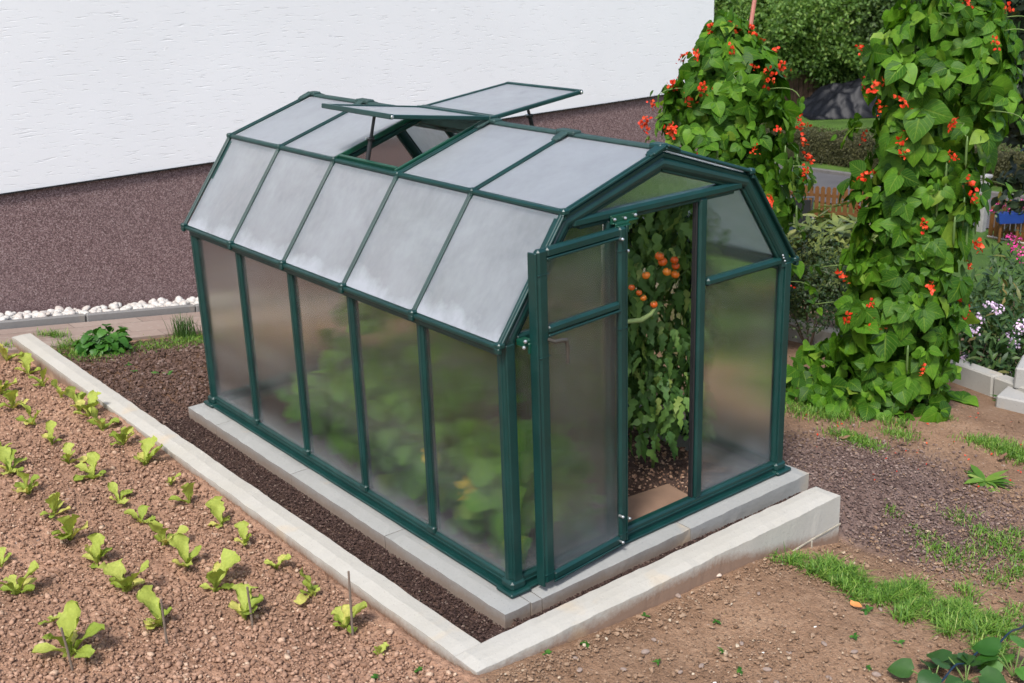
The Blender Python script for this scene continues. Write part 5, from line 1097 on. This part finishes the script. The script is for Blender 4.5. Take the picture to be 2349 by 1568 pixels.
p = on_ground(2312, 545); d_ = .97; pot = thing('flower_pot', 'blue flower box with magenta flowers hanging on the right fence', 'flower pot', (CAM[0]+(p[0]-CAM[0])*d_, CAM[1]+(p[1]-CAM[1])*d_, float(h(*(CAM[:2]+(p[:2]-CAM[:2])*d_))))); mb = MB(); zt = .50
mb.add(np.array([[-.2, -.08, zt-.12], [.2, -.08, zt-.12], [.2, .08, zt-.12], [-.2, .08, zt-.12], [-.24, -.1, zt+.06], [.24, -.1, zt+.06], [.24, .1, zt+.06], [-.24, .1, zt+.06]]), np.array([[0, 3, 2, 1], [4, 5, 6, 7], [0, 1, 5, 4], [1, 2, 6, 5], [2, 3, 7, 6], [3, 0, 4, 7]])); mb.build('box', plain('blue_plastic', (.012, .04, .2), .5), pot)
mb = MB()
for x_ in (-.15, .15): mb = MB(); mb.bar((x_, 0, -.02), (x_, 0, zt-.11), .04, .04, up=(0, 1, 0)); mb.build('leg', m_fence, pot)
pot.rotation_euler = (0, 0, math.atan2(CR[1], CR[0]))
Q = np.stack([rng.uniform(-.3, .3, 14), rng.uniform(-.1, .1, 14), rng.uniform(zt+.06, zt+.3, 14)], 1); flower_head(pot, Q, m_mag, .035, 14, .03)
mb = MB(); n = 160; put_leaves(mb, OVAL, np.stack([rng.uniform(-.32, .32, n), rng.uniform(-.14, .14, n), rng.uniform(zt+.04, zt+.26, n)], 1), S(0, 0, 1)+rv(n, .5), rv(n), np.full(n, .06)); mb.build('foliage', m_phlox, pot, True)
# background trees
m_bgt = leaf_mat('tree_leaf', [(0, (0.0599, 0.128, 0.0205)), (.5, (0.111, 0.205, 0.0342)), (.9, (0.188, 0.308, 0.0512)), (1, (0.29, 0.359, 0.0854))], .55, .3)
m_bgt2 = leaf_mat('dark_green_leaf', [(0, (0.0281, 0.0619, 0.0135)), (.6, (0.0506, 0.0956, 0.0203)), (1, (0.09, 0.146, 0.0338))], .55, .25)
for i, (px, dist, R3, mt, lab) in enumerate(((1640, 44, (3.2, 3.2, 2.9), m_bgt2, 'dark broadleaf tree behind the house corner'), (1760, 41, (3.0, 3.0, 2.6), m_bgt, 'broadleaf tree behind the reddish pole'), (1870, 40, (2.8, 2.8, 2.5), m_bgt, 'bright green broadleaf tree above the plank shed'), (1990, 42, (3.0, 3.0, 2.7), m_bgt, 'broadleaf tree above the dark covered heap'), (2110, 41, (3.0, 3.0, 2.8), m_bgt2, 'broadleaf tree directly behind the right bean plant'), (2240, 40, (3.0, 3.0, 2.8), m_bgt2, 'broadleaf tree behind the top right dark tree'), (2370, 43, (3.2, 3.2, 2.9), m_bgt2, 'broadleaf tree beyond the right edge of the lawn'), (1810, 50, (4., 4., 3.6), m_bgt2, 'tall tree in the second line behind the bright tree'), (2050, 50, (4., 4., 3.6), m_bgt2, 'tall tree in the second line behind the covered heap'))):
    p = at_dist(px, 90, dist); tree(lab, (p[0], p[1], ZF), 5.2 if i < 7 else 7., R3, 30000 if i < 7 else 9000, .13 if i < 7 else .26, mt, OVAL, .2, 20+i, .52, 60, 'trees beyond the far lawn')
